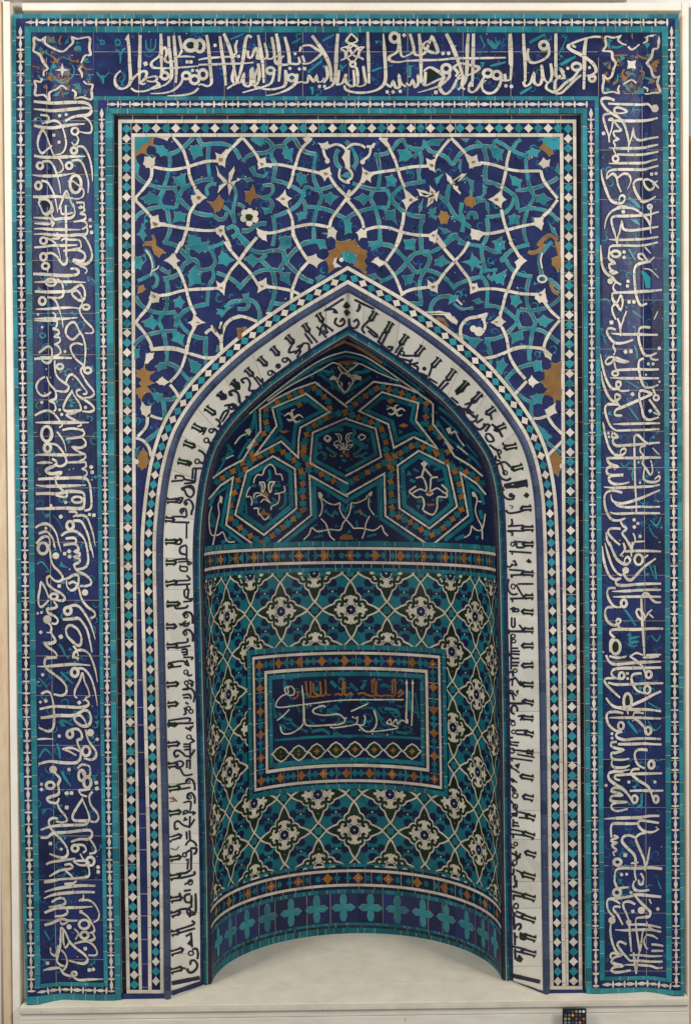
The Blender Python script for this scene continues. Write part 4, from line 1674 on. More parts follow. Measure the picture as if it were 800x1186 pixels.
SPAN = '''
@150 155 6.154
T 35,25 150,25 150,50 125,85 75,110 40,125
B 150,30 180,25 165,60 180,90 140,80 120,110 125,150 90,135 60,150 40,170 35,140 75,110 100,70 140,60
T 40,170 70,230 60,280 35,290
P 100,215 110,165 145,160 165,175 185,165 180,215 150,245 120,240
P 195,25 285,25 270,50 240,35
T 185,85 240,90 270,120 265,150 225,155 200,130
t24 455,25 410,75 370,105 330,130 280,145
t22 280,130 290,200 275,290 250,370 215,470 240,520 260,540
t22 40,280 80,330 150,365 230,385 340,385
t22 320,385 345,440 345,480 330,530 
t22 245,400 225,460
t22 35,620 60,580 130,540 230,520 330,530
t22 270,540 280,600 290,680 260,760 240,780
t24 340,500 370,410 440,360 520,330 600,325
t24 355,460 400,510 470,560 560,580 600,575
t22 565,80 560,180 565,250 575,320
t22 490,25 520,75 600,70 680,75 750,110 790,180
S24 310,25 350,70 385,120 405,180 420,230 425,280 440,330 470,390
S24 165,235 240,250 310,255 400,240 480,215 560,195 640,195
S24 160,240 155,310 110,380 45,455
S24 45,475 110,540 160,600
P 45,440 30,470 45,485 60,470
P 150,590 205,580 215,630 260,635 220,660 155,675 150,620
b 165,625 205,640 185,660 170,650
P 455,380 490,400 550,455 500,490 460,520 450,490 440,460 440,440 475,435 460,400
b 485,440 510,450 495,470 482,460
P 615,135 650,150 690,110 715,115 690,160 680,235 640,220 620,190
b 635,170 665,175 655,200 640,195
S26 800,30 750,80 700,130 680,170
S24 470,500 430,570 415,660 400,710 370,800
S24 210,645 290,655 370,670 480,685 560,690 640,685
P 615,675 650,655 675,655 680,700 650,735 620,710
b 635,680 660,680 650,705
S24 665,700 700,760 720,810
T 315,310 350,310 370,290 395,290 400,370 380,385 340,360 325,345
T 440,90 480,85 520,90 515,150 460,175 445,140 430,110
T 90,460 150,420 170,435 210,450 200,490 140,500 120,490
T 325,560 360,560 400,575 390,620 320,625
T 420,720 460,730 500,745 520,790 430,800 425,750
P 620,230 640,280 690,330 700,350 670,345 630,300
P 705,340 710,280 745,235 750,260 730,320 715,350
P 720,345 800,320 760,340 740,370
P 695,355 630,420 640,370 680,350
P 700,360 710,435 735,380 720,350
t20 560,440 550,390 580,360 620,360
B 555,480 600,490 640,440 675,480 665,520 640,550 610,560 600,530
t20 600,580 640,610 680,600 695,560
t20 670,520 720,560 750,620
t18 735,360 760,430 740,550 750,640
t24 690,680 740,660 770,690 760,720 730,740
T 60,715 80,690 90,650 110,640 100,690 120,720 100,760 90,740
b26 110,780 160,780 180,760
b16 165,720 185,770
@275 155 6.154
S24 40,30 90,90 135,150 155,190
S24 0,50 40,30
P 145,180 200,170 205,210 260,215 240,240 205,235 150,250 145,215
b 160,205 185,210 175,230
t22 100,30 140,60 180,80
T 110,30 190,30 190,70 160,80
t24 190,30 240,70 250,110 230,130
t22 40,200 60,170 120,140 200,135 240,110 280,90 330,90 350,110
t22 240,120 245,170 270,220 260,300 255,330
t22 330,90 350,50 400,30 440,90 490,130 560,145
t22 560,145 545,230 545,320 570,380 600,450 565,540 545,640 545,760
S24 480,30 520,40 470,90 440,140 415,220 400,260 385,330 360,390
S24 200,220 300,220 400,240 500,260 590,280
P 590,265 655,240 670,290 650,300 620,335 600,300 570,285
b 615,272 645,280 625,298
P 465,30 535,30 500,60 480,55
T 330,110 390,110 385,190 340,170 325,140
t22 240,330 320,345 400,380 460,420 480,450
t22 260,590 320,570 400,530 450,480 470,430
t20 470,470 485,520 480,560
t20 470,430 490,380 570,400 680,370
t22 500,520 560,525 640,540 720,580 780,610
S24 655,300 700,370 780,450 800,470
S24 800,430 770,470 710,550 670,610 655,670
P 340,400 350,440 385,460 355,485 365,530 330,510 275,465 310,440
b 310,460 330,452 335,468 315,470
S24 360,540 390,610 395,690 410,740 440,800
S24 140,705 250,705 350,680 430,660 530,645 650,665
P 135,670 175,690 210,695 205,730 210,765 180,755 150,730
P 645,680 680,665 710,695 700,720 700,755 670,730 640,740
T 420,290 450,280 485,300 490,340 450,365 425,330
T 620,440 660,420 710,450 660,500 630,480
T 425,570 450,560 495,565 485,600 440,615
T 300,750 340,730 380,740 380,790 310,790
T 760,620 800,610 800,680 770,700
t22 250,580 265,650 265,720 250,800
t22 440,800 480,775 560,765 620,790
P 575,65 610,70 640,55 655,80 640,110 600,105
s20 645,95 700,75 750,90 775,120
s20 610,110 625,160 650,190
d 640,195 18
P 745,170 775,105 800,120 800,240 770,245 765,210
s20 730,250 725,310 770,345 800,345
t24 720,110 700,150 705,210 740,250
T 740,300 770,280 800,270 800,310 770,310
t18 110,230 130,290 190,300 210,270 
T 40,320 90,315 110,335 70,345
t16 90,240 130,300
B 55,410 90,410 110,365 120,390 130,430 180,450 110,460 90,500 60,480
T 90,430 110,430 110,450
t18 180,370 240,365 255,400 230,440 180,455 230,470 250,500 240,540 200,560
T 180,530 240,530 240,560 200,570
t16 0,575 50,580 
d 88,553 24
d 125,568 24
d 127,610 24
d 85,635 24
d 44,605 24
d 50,562 24
G 60,575 88,570 108,590 100,618 75,620 58,600
t24 30,690 80,690 120,660 170,640 210,640
t20 0,700 60,760 110,800
P 0,315 20,325 0,340
s22 780,440 800,400
t18 0,500 30,510 50,530
@150 280 6.154
S24 370,0 330,80
P 250,135 310,85 325,80 335,115 360,135 335,150 350,195 320,190 290,155
S24 340,180 370,240 400,320 420,400 440,460 470,520
S24 200,385 280,375 370,350 450,340 560,335 640,330
P 155,355 200,370 215,400 210,430 170,435 150,430 140,400
b 160,370 185,385 175,405
S24 160,400 130,470 80,530 45,575
S24 45,575 100,640 140,700 165,760
P 420,575 450,560 460,510 490,545 540,578 490,590 450,620 445,595
b 470,570 500,572 490,582
S24 470,600 430,680 410,780
P 620,280 650,300 690,260 685,310 675,380 650,355 630,340
b 645,320 665,325 655,340
S24 680,290 720,210 780,140
S24 680,0 720,60 780,130
S24 165,765 240,755 340,760 410,785
t24 250,5 330,25 370,60 410,110 430,140 390,160 360,220 310,250 240,265
t24 430,130 470,130 490,170 440,210
t24 410,20 420,100 440,130
t22 490,80 510,55 570,50 600,100 610,150 580,190 510,200 480,160
t22 590,180 600,250 570,310 560,380 555,460
t22 620,220 700,250 760,290 800,320
T 430,215 480,205 510,220 505,290 430,310 425,240
T 640,110 660,70 690,90 740,130 690,165 640,150
T 480,0 520,10 560,0 560,50 480,60 440,50 420,0
t22 560,50 640,20 680,0
t22 260,260 275,320 270,400 260,480 215,560 240,640 260,720 265,800
t24 40,390 90,460 160,495 240,510 330,500
t24 555,445 480,460 400,490 345,550 330,610
t24 345,560 400,630 480,680 560,690
t22 320,500 345,560
t22 35,740 80,690 160,655 250,640 340,635
T 320,420 360,395 390,430 370,470 330,460
T 100,570 160,535 180,560 210,580 170,620 120,600
T 310,640 350,650 385,670 380,735 310,700
t26 545,690 540,800
T 40,110 80,110 100,150 80,190 40,190
t22 110,50 150,100 170,170 160,230 60,280
t20 170,220 200,260 190,310 160,330
t22 220,185 240,200 280,220 280,200
B 155,0 190,0 190,30 240,60 250,75 210,110 180,90 165,50 160,30 100,30 110,10
B 65,320 100,310 115,340 90,360 60,370
s10 120,60 155,120 165,180 150,240
s10 160,210 200,190 210,170
T 630,480 680,490 690,450 720,470 660,530 630,510
t24 680,470 730,430 800,420
s24 540,655 580,625 620,650 650,700
s26 800,530 730,550 680,600 655,690 660,800
G 650,590 665,610 665,660 650,660
b 595,600 630,640 610,645
S18 585,595 600,640 640,680
S16 655,570 645,620
b 770,640 800,610 800,700 770,690
@275 270 6.154
S26 140,30 80,100 10,200
S24 10,200 80,270 130,340 160,390
S24 390,0 420,60 460,130 500,190
P 500,170 560,150 570,175 615,195 575,220 565,245 530,220 490,215
S24 500,210 440,280 410,350 390,410 385,500
S24 180,380 280,390 380,410 440,435
P 150,350 205,320 210,365 250,380 200,395 145,425
b 165,370 185,375 175,390
t24 0,10 50,70 100,120 170,140
t22 170,140 250,125 320,130 340,180 300,260
t22 165,190 210,150 
t24 165,190 220,240 250,280 265,350 265,420 250,490 220,560
t22 250,500 380,510
t22 25,380 80,320 160,270 240,260 320,270
t24 345,200 400,130 470,80 560,60 620,60
t24 330,150 345,200 400,260 470,320 540,350
T 50,180 100,155 160,195 110,235 90,215
T 300,30 370,30 370,100 340,115 300,100 310,60
T 305,280 370,285 365,360 310,330
T 560,60 620,60 630,105 590,110
T 560,320 590,300 620,310 570,350
T 640,10 600,0 700,0
B 700,60 800,50 800,130 750,130 730,170 690,190 680,230 720,240 650,280 650,230 625,190 655,160 650,130 700,110
P 680,215 690,180 710,175 700,210 740,240 690,245
T 750,140 800,125 800,210 780,200 740,190
d 740,190 16
t20 0,370 30,400
t22 70,470 130,500 160,580 150,640
t20 0,490 60,480 80,510 60,540 0,540
T 40,440 80,430 80,480 50,480
s24 0,590 60,600 140,630
B 0,680 60,670 90,710 60,750 0,760
S20 205,570 270,575
@150 400 6.154
P 110,130 120,60 145,55 175,55 170,90 130,130
S24 150,0 165,40
S24 165,30 240,25 330,30 400,50 470,70 550,90 650,80
S24 410,0 400,70 370,160 330,220 290,260
P 190,262 220,235 235,225 250,240 285,262 250,285 215,280
S24 290,280 330,330 355,380
t24 265,125 330,150 390,210 430,255
t24 430,250 480,220 490,180
T 425,100 450,110 480,120 505,140 500,220 440,180 440,150
t20 540,0 545,60 545,150
T 190,150 220,125 260,125 260,160 210,180
t22 240,390 310,380 370,340 420,270
T 165,350 200,340 235,350 240,400 200,400 180,380
t26 240,390 250,460 245,560 200,620 150,660 100,700
t22 270,0 270,60 265,120
T 35,30 70,30 70,80 40,100
B 55,180 90,170 110,140 120,180 180,190 150,210 140,240 175,270 140,285 120,290 160,335 110,340 85,390 70,370 50,340 50,310 90,300 70,270 90,240 50,220
T 75,200 100,180 110,210 90,220
T 95,285 125,270 120,300
P 80,450 90,400 120,435 155,430 150,480 120,510 90,490
S22 150,500 190,515 235,525
S24 130,510 120,580 60,650
S24 45,660 100,680 140,730 155,790
B 100,735 130,770 140,830 120,870 90,885 60,860 60,800 80,760
d 50,830 18
T 120,820 150,820 140,850
T 40,740 70,730 60,790 40,800
t22 640,0 630,50
@400 155 6.154
S24 240,30 290,60 320,120 350,180 370,240 390,310 420,380
P 270,30 300,30 290,90 250,50
S24 170,285 260,270 370,255 480,235 600,230
P 120,240 150,265 210,285 180,310 180,345 150,325 130,350 100,350 120,290
b 135,270 160,275 150,295
P 575,175 610,190 650,170 635,220 635,270 600,255 580,225
b 600,210 628,220 615,240
S24 740,40 690,100 640,170
S24 750,30 800,75
P 400,475 430,460 410,380 450,420 515,468 460,500 430,550 425,510
b 458,460 475,460 475,480 455,480
S24 415,560 410,620 395,680 360,800
S24 110,350 60,410 0,460
S24 10,470 70,540 115,610 130,670
P 75,705 110,675 150,690 150,740 110,740 95,760 90,720
S24 140,685 220,665 310,670 400,700 500,720 600,725
P 585,720 620,700 655,680 650,740 640,780 600,760
b 615,715 635,720 625,735
S24 650,720 690,780 710,810
t22 200,150 290,140 350,90 370,60 410,45 440,90 530,110
t22 225,150 240,230 245,300 230,390
t22 530,110 540,200 520,270 530,340
t22 540,110 560,80 560,60 600,120 660,140 720,170 760,215 800,170
T 380,120 440,110 460,130 480,160 440,180 390,190
T 570,60 620,40 690,40 660,80 600,80
t20 450,90 510,130 480,170
t22 50,350 110,375 200,395 290,395
t22 200,400 180,460 210,530 240,640 250,780
t22 290,395 320,460 300,530
t24 10,600 60,570 130,545 220,525 300,530
t24 320,460 370,400 440,360 530,345 570,340
t24 320,460 370,520 430,565 500,585 570,590
t22 555,590 535,660 535,790
T 290,310 330,295 360,330 350,370 300,370
T 70,460 120,430 180,455 130,500
T 280,550 350,545 360,640 330,610 290,610
T 0,620 40,640 40,700 0,710
T 170,770 230,765 260,800 170,800
T 430,760 480,750 490,800 430,800
T 640,320 680,295 690,290 650,360
t22 0,50 50,110 80,190 60,240
T 40,230 80,220 70,260
s20 0,110 50,75 110,80 140,100
s22 150,90 190,90 205,65 190,100
s20 180,90 170,150 130,185
d 122,200 18
s20 0,230 40,270 45,310 0,345
P 0,130 30,190 10,210 0,210
P 715,280 750,310 770,350 750,360 725,330
P 510,395 560,405 620,430 580,450 530,440
G 535,415 600,432 560,440
P 600,370 640,410 640,440 600,420
P 580,520 590,460 640,440 620,490
P 630,430 665,410 650,480 640,470
b 610,400 630,430 610,420
b 595,500 610,460 625,460
t24 660,440 720,490 770,570 800,600
T 520,520 550,470 540,540 525,560
t20 610,540 610,580 650,600
T 600,540 640,530 640,560 600,590
B 660,590 680,550 720,560 740,590 720,640 680,640
t18 750,600 800,600
t26 720,480 730,400 740,360
T 670,670 720,680 750,700 700,710
t24 700,790 750,730 800,720
t18 650,350 660,310
P 760,365 800,375 800,410 770,390
G 770,350 800,320 800,350
@525 155 6.154
S24 0,50 50,100 90,150 110,200
P 90,140 130,165 165,150 175,200 230,205 190,225 115,245
b 130,195 155,190 140,215
S24 190,205 280,220 380,250 470,265 560,265 620,265
S24 400,120 380,200 375,250 355,340 340,390
P 250,468 310,430 345,390 345,440 375,470 345,490 340,530 300,500
b 290,465 315,455 320,475 300,480
P 605,215 640,170 660,190 685,185 680,230 640,245
S24 620,260 640,330 690,400 740,460
S24 740,470 680,550 630,600 620,680
P 570,600 630,595 640,640 625,685 580,655
n12 585,635 610,625
S24 340,540 360,630 390,720 420,800
S24 150,710 260,710 380,685 480,660 580,640
P 125,675 180,690 230,705 200,730 180,760 130,750 120,720
n20 125,770 165,770
t22 0,210 50,140 130,95 210,85
t22 160,50 210,100 235,190 225,260 225,340
T 50,35 110,35 90,60
t22 210,85 280,90 290,60 320,45
t22 300,50 360,80 410,110 450,60 480,40
t24 410,110 460,140 520,155
T 520,130 560,105 610,120 590,160 540,160
t22 520,155 515,220 530,330 545,390
t24 640,40 740,40
T 630,40 755,35 755,110 700,110 660,90
B 610,100 640,65 665,90 700,120 710,140 680,160 655,130
T 740,210 720,260 760,300
T 260,105 310,95 350,120 340,180 310,180 280,150
t22 745,310 690,345 600,380 540,395 440,405
t24 220,340 290,355 360,390 430,440 450,490 455,540
t22 545,390 570,450 540,510 520,560 500,640 500,700 520,780
T 405,300 440,310 480,330 470,380 420,360
T 590,440 640,430 690,465 640,500 590,480
T 395,590 430,575 465,590 460,640 400,640
t24 430,460 400,530 330,580 230,595
t22 460,550 530,530 600,535 680,560 750,620
t22 235,600 245,680 230,750 200,800
T 280,770 340,740 355,790 300,800
B 85,460 120,440 155,460 160,500 130,525 90,510 75,480
d 125,485 0
T 118,480 128,475 128,490
T 40,190 55,190 50,270 35,240
T 90,310 140,340 140,400 120,390 110,350
t16 125,400 125,440
t18 210,370 225,400 200,450 160,460
T 210,360 235,380 230,420 210,410
t18 165,475 220,475
T 225,470 250,500 250,570 230,530
t24 0,590 60,620 120,670
t26 60,490 50,560 70,620 60,700
t26 100,610 110,570 150,570 160,610
T 680,640 720,680 740,730 700,700
b26 600,800 640,750 690,725 740,760
t22 0,720 60,770 110,800
P 0,330 60,285 90,285 50,330 0,360
G 5,335 55,300 30,335 5,350
P 0,360 50,420 45,430 0,390
@400 270 6.154
S24 400,0 370,80 290,200
P 185,205 210,180 230,170 245,190 285,205 270,225 240,240 225,225
S24 280,210 340,290 370,350 400,430
P 385,460 400,410 430,430
S24 400,430 480,400 600,385
P 585,335 620,360 665,330 655,380 655,425 610,410 585,390
b 610,375 640,375 625,395
S24 655,360 700,290 770,210
S24 650,50 710,120 780,200
T 420,55 495,50 490,120 430,110
T 170,70 240,55 255,90 190,120
t22 245,0 245,60
t24 250,80 320,90 370,130 440,200
t24 240,345 300,325 370,280 430,220 490,150 600,130
t22 440,210 480,260 500,290
t22 540,40 545,130 600,170 580,240 540,310 525,380 540,500
t22 440,500 550,505
t22 600,140 680,100 790,20
T 640,195 690,165 740,210 680,235 640,225
T 410,310 490,290 470,350 430,365
t22 500,280 570,265 640,280 720,330 780,400
T 160,300 210,290 240,320 200,330
B 0,60 70,50 100,100 150,130 150,170 130,200 150,230 140,290 60,230 80,200 70,140 0,130
T 0,130 60,140 80,190 60,215 20,200 0,160
t24 605,600 610,520 660,460 740,450
P 520,560 600,560 670,555 740,570 790,620 760,640 700,585 600,580 560,580
B 620,620 660,600 700,610 730,660 720,700 680,690
T 740,440 800,450 800,480 740,500
t20 780,740 800,730
@525 280 6.154
S24 110,0 70,70 15,130
S24 15,140 60,200 105,260 120,300
P 110,290 140,300 165,295 175,330 220,340 120,370
b 130,320 155,320 140,345
S24 170,340 280,335 380,350 480,370 600,375
P 575,375 620,360 650,335 655,380 670,430 640,430 610,435 580,405
b 605,370 630,370 620,390
S24 400,0 440,60 470,110
P 435,145 465,120 480,100 520,135 480,170 450,180
S24 470,170 430,230 400,310 370,380 350,460 330,520
P 265,575 310,540 345,500 340,545 370,570 345,590 350,620 310,600
b 290,570 315,565 310,580
S24 345,610 375,680 390,760
S24 640,420 690,490 755,550
S24 755,560 690,640 650,720 640,780
S24 350,800 430,760 520,750 640,765
t22 0,320 60,290 130,265 200,255 235,310 240,380 235,460
t22 220,455 290,460 370,490 430,540 460,570
t24 30,5 120,20 200,35 290,70 340,70
t22 200,30 200,90 215,160 230,220
T 70,145 120,125 130,85 160,120 200,150 160,160 130,200 120,165
t18 160,170 200,190 190,240
T 290,0 360,0 360,50 300,60
t24 340,130 400,70 460,40 540,20
t24 330,135 370,130 400,180 460,230 560,250
t20 310,200 220,205
T 290,200 300,240 370,205 370,240 350,300 310,290 270,260
t18 240,240 280,280
t22 540,255 520,340 520,420 540,490 580,570 560,640 540,800
T 410,390 460,380 480,430 440,460 415,440
t22 760,400 700,450 640,475 550,490 470,480
T 590,560 640,530 700,560 650,605 620,590
t22 470,480 450,550 480,620
t22 480,620 560,620 640,640 750,720
T 410,660 490,630 490,690 420,720
t22 220,695 300,690 380,650 450,580
t26 240,700 260,800
t22 700,0 640,60 610,130 620,200 640,250 700,280 760,340
s12 630,80 620,130 630,190
c 14 630,265 30,24
b26 640,10 610,60 560,80 530,70
B 720,0 760,0 765,180 740,210 700,160 700,120 745,100
b20 690,290 710,350 750,370
s26 240,515 170,535 100,550 55,600 50,660 70,740 120,800
P 190,530 245,510 225,560 200,560
s22 210,550 225,600 200,650 150,640
d 180,640 34
d 140,620 24
T 100,680 180,690 200,700 150,750 120,740
t20 0,665 60,670 110,690
t14 0,440 60,480 140,470
s14 20,410 60,450
d2 100,420 0
T 140,420 180,405 205,430 170,445
P 0,530 30,570 20,590 0,580
@530 400 6.154
S24 60,40 130,85 240,85 350,45 460,15 600,20
S24 355,0 370,80 420,170 480,240
P 610,50 620,20 640,40 670,65 660,105 620,80
P 500,250 525,215 545,240 580,265 545,280 535,300 505,275
S24 490,255 440,310 400,350
t22 215,0 235,80 225,150
t22 500,0 510,110
T 280,120 320,100 345,140 310,200 270,190
T 520,125 560,110 590,115 600,180 550,180
t24 530,130 440,160 380,200 340,245
t22 340,245 370,290 400,330
t22 420,340 470,380 520,405
T 520,365 560,350 610,350 590,410 540,415
t24 525,400 520,460 520,520
P 620,460 650,440 695,410 690,450 705,480 660,500 640,520
S24 535,520 580,520 640,500
S24 640,510 680,570 740,630
B 665,130 735,120 735,390 680,400 680,370 610,350 640,310 620,300 590,260 620,240 615,180 665,165
T 670,180 710,175 705,205 680,205
T 640,300 670,265 700,270 690,300
T 570,570 610,600 660,650 630,680 590,640
t22 630,690 730,770
S24 745,680 645,780
B 650,790 690,760 740,800 730,880 710,930 680,910 660,850
d 740,860 18
T 720,320 740,310 740,360
'''
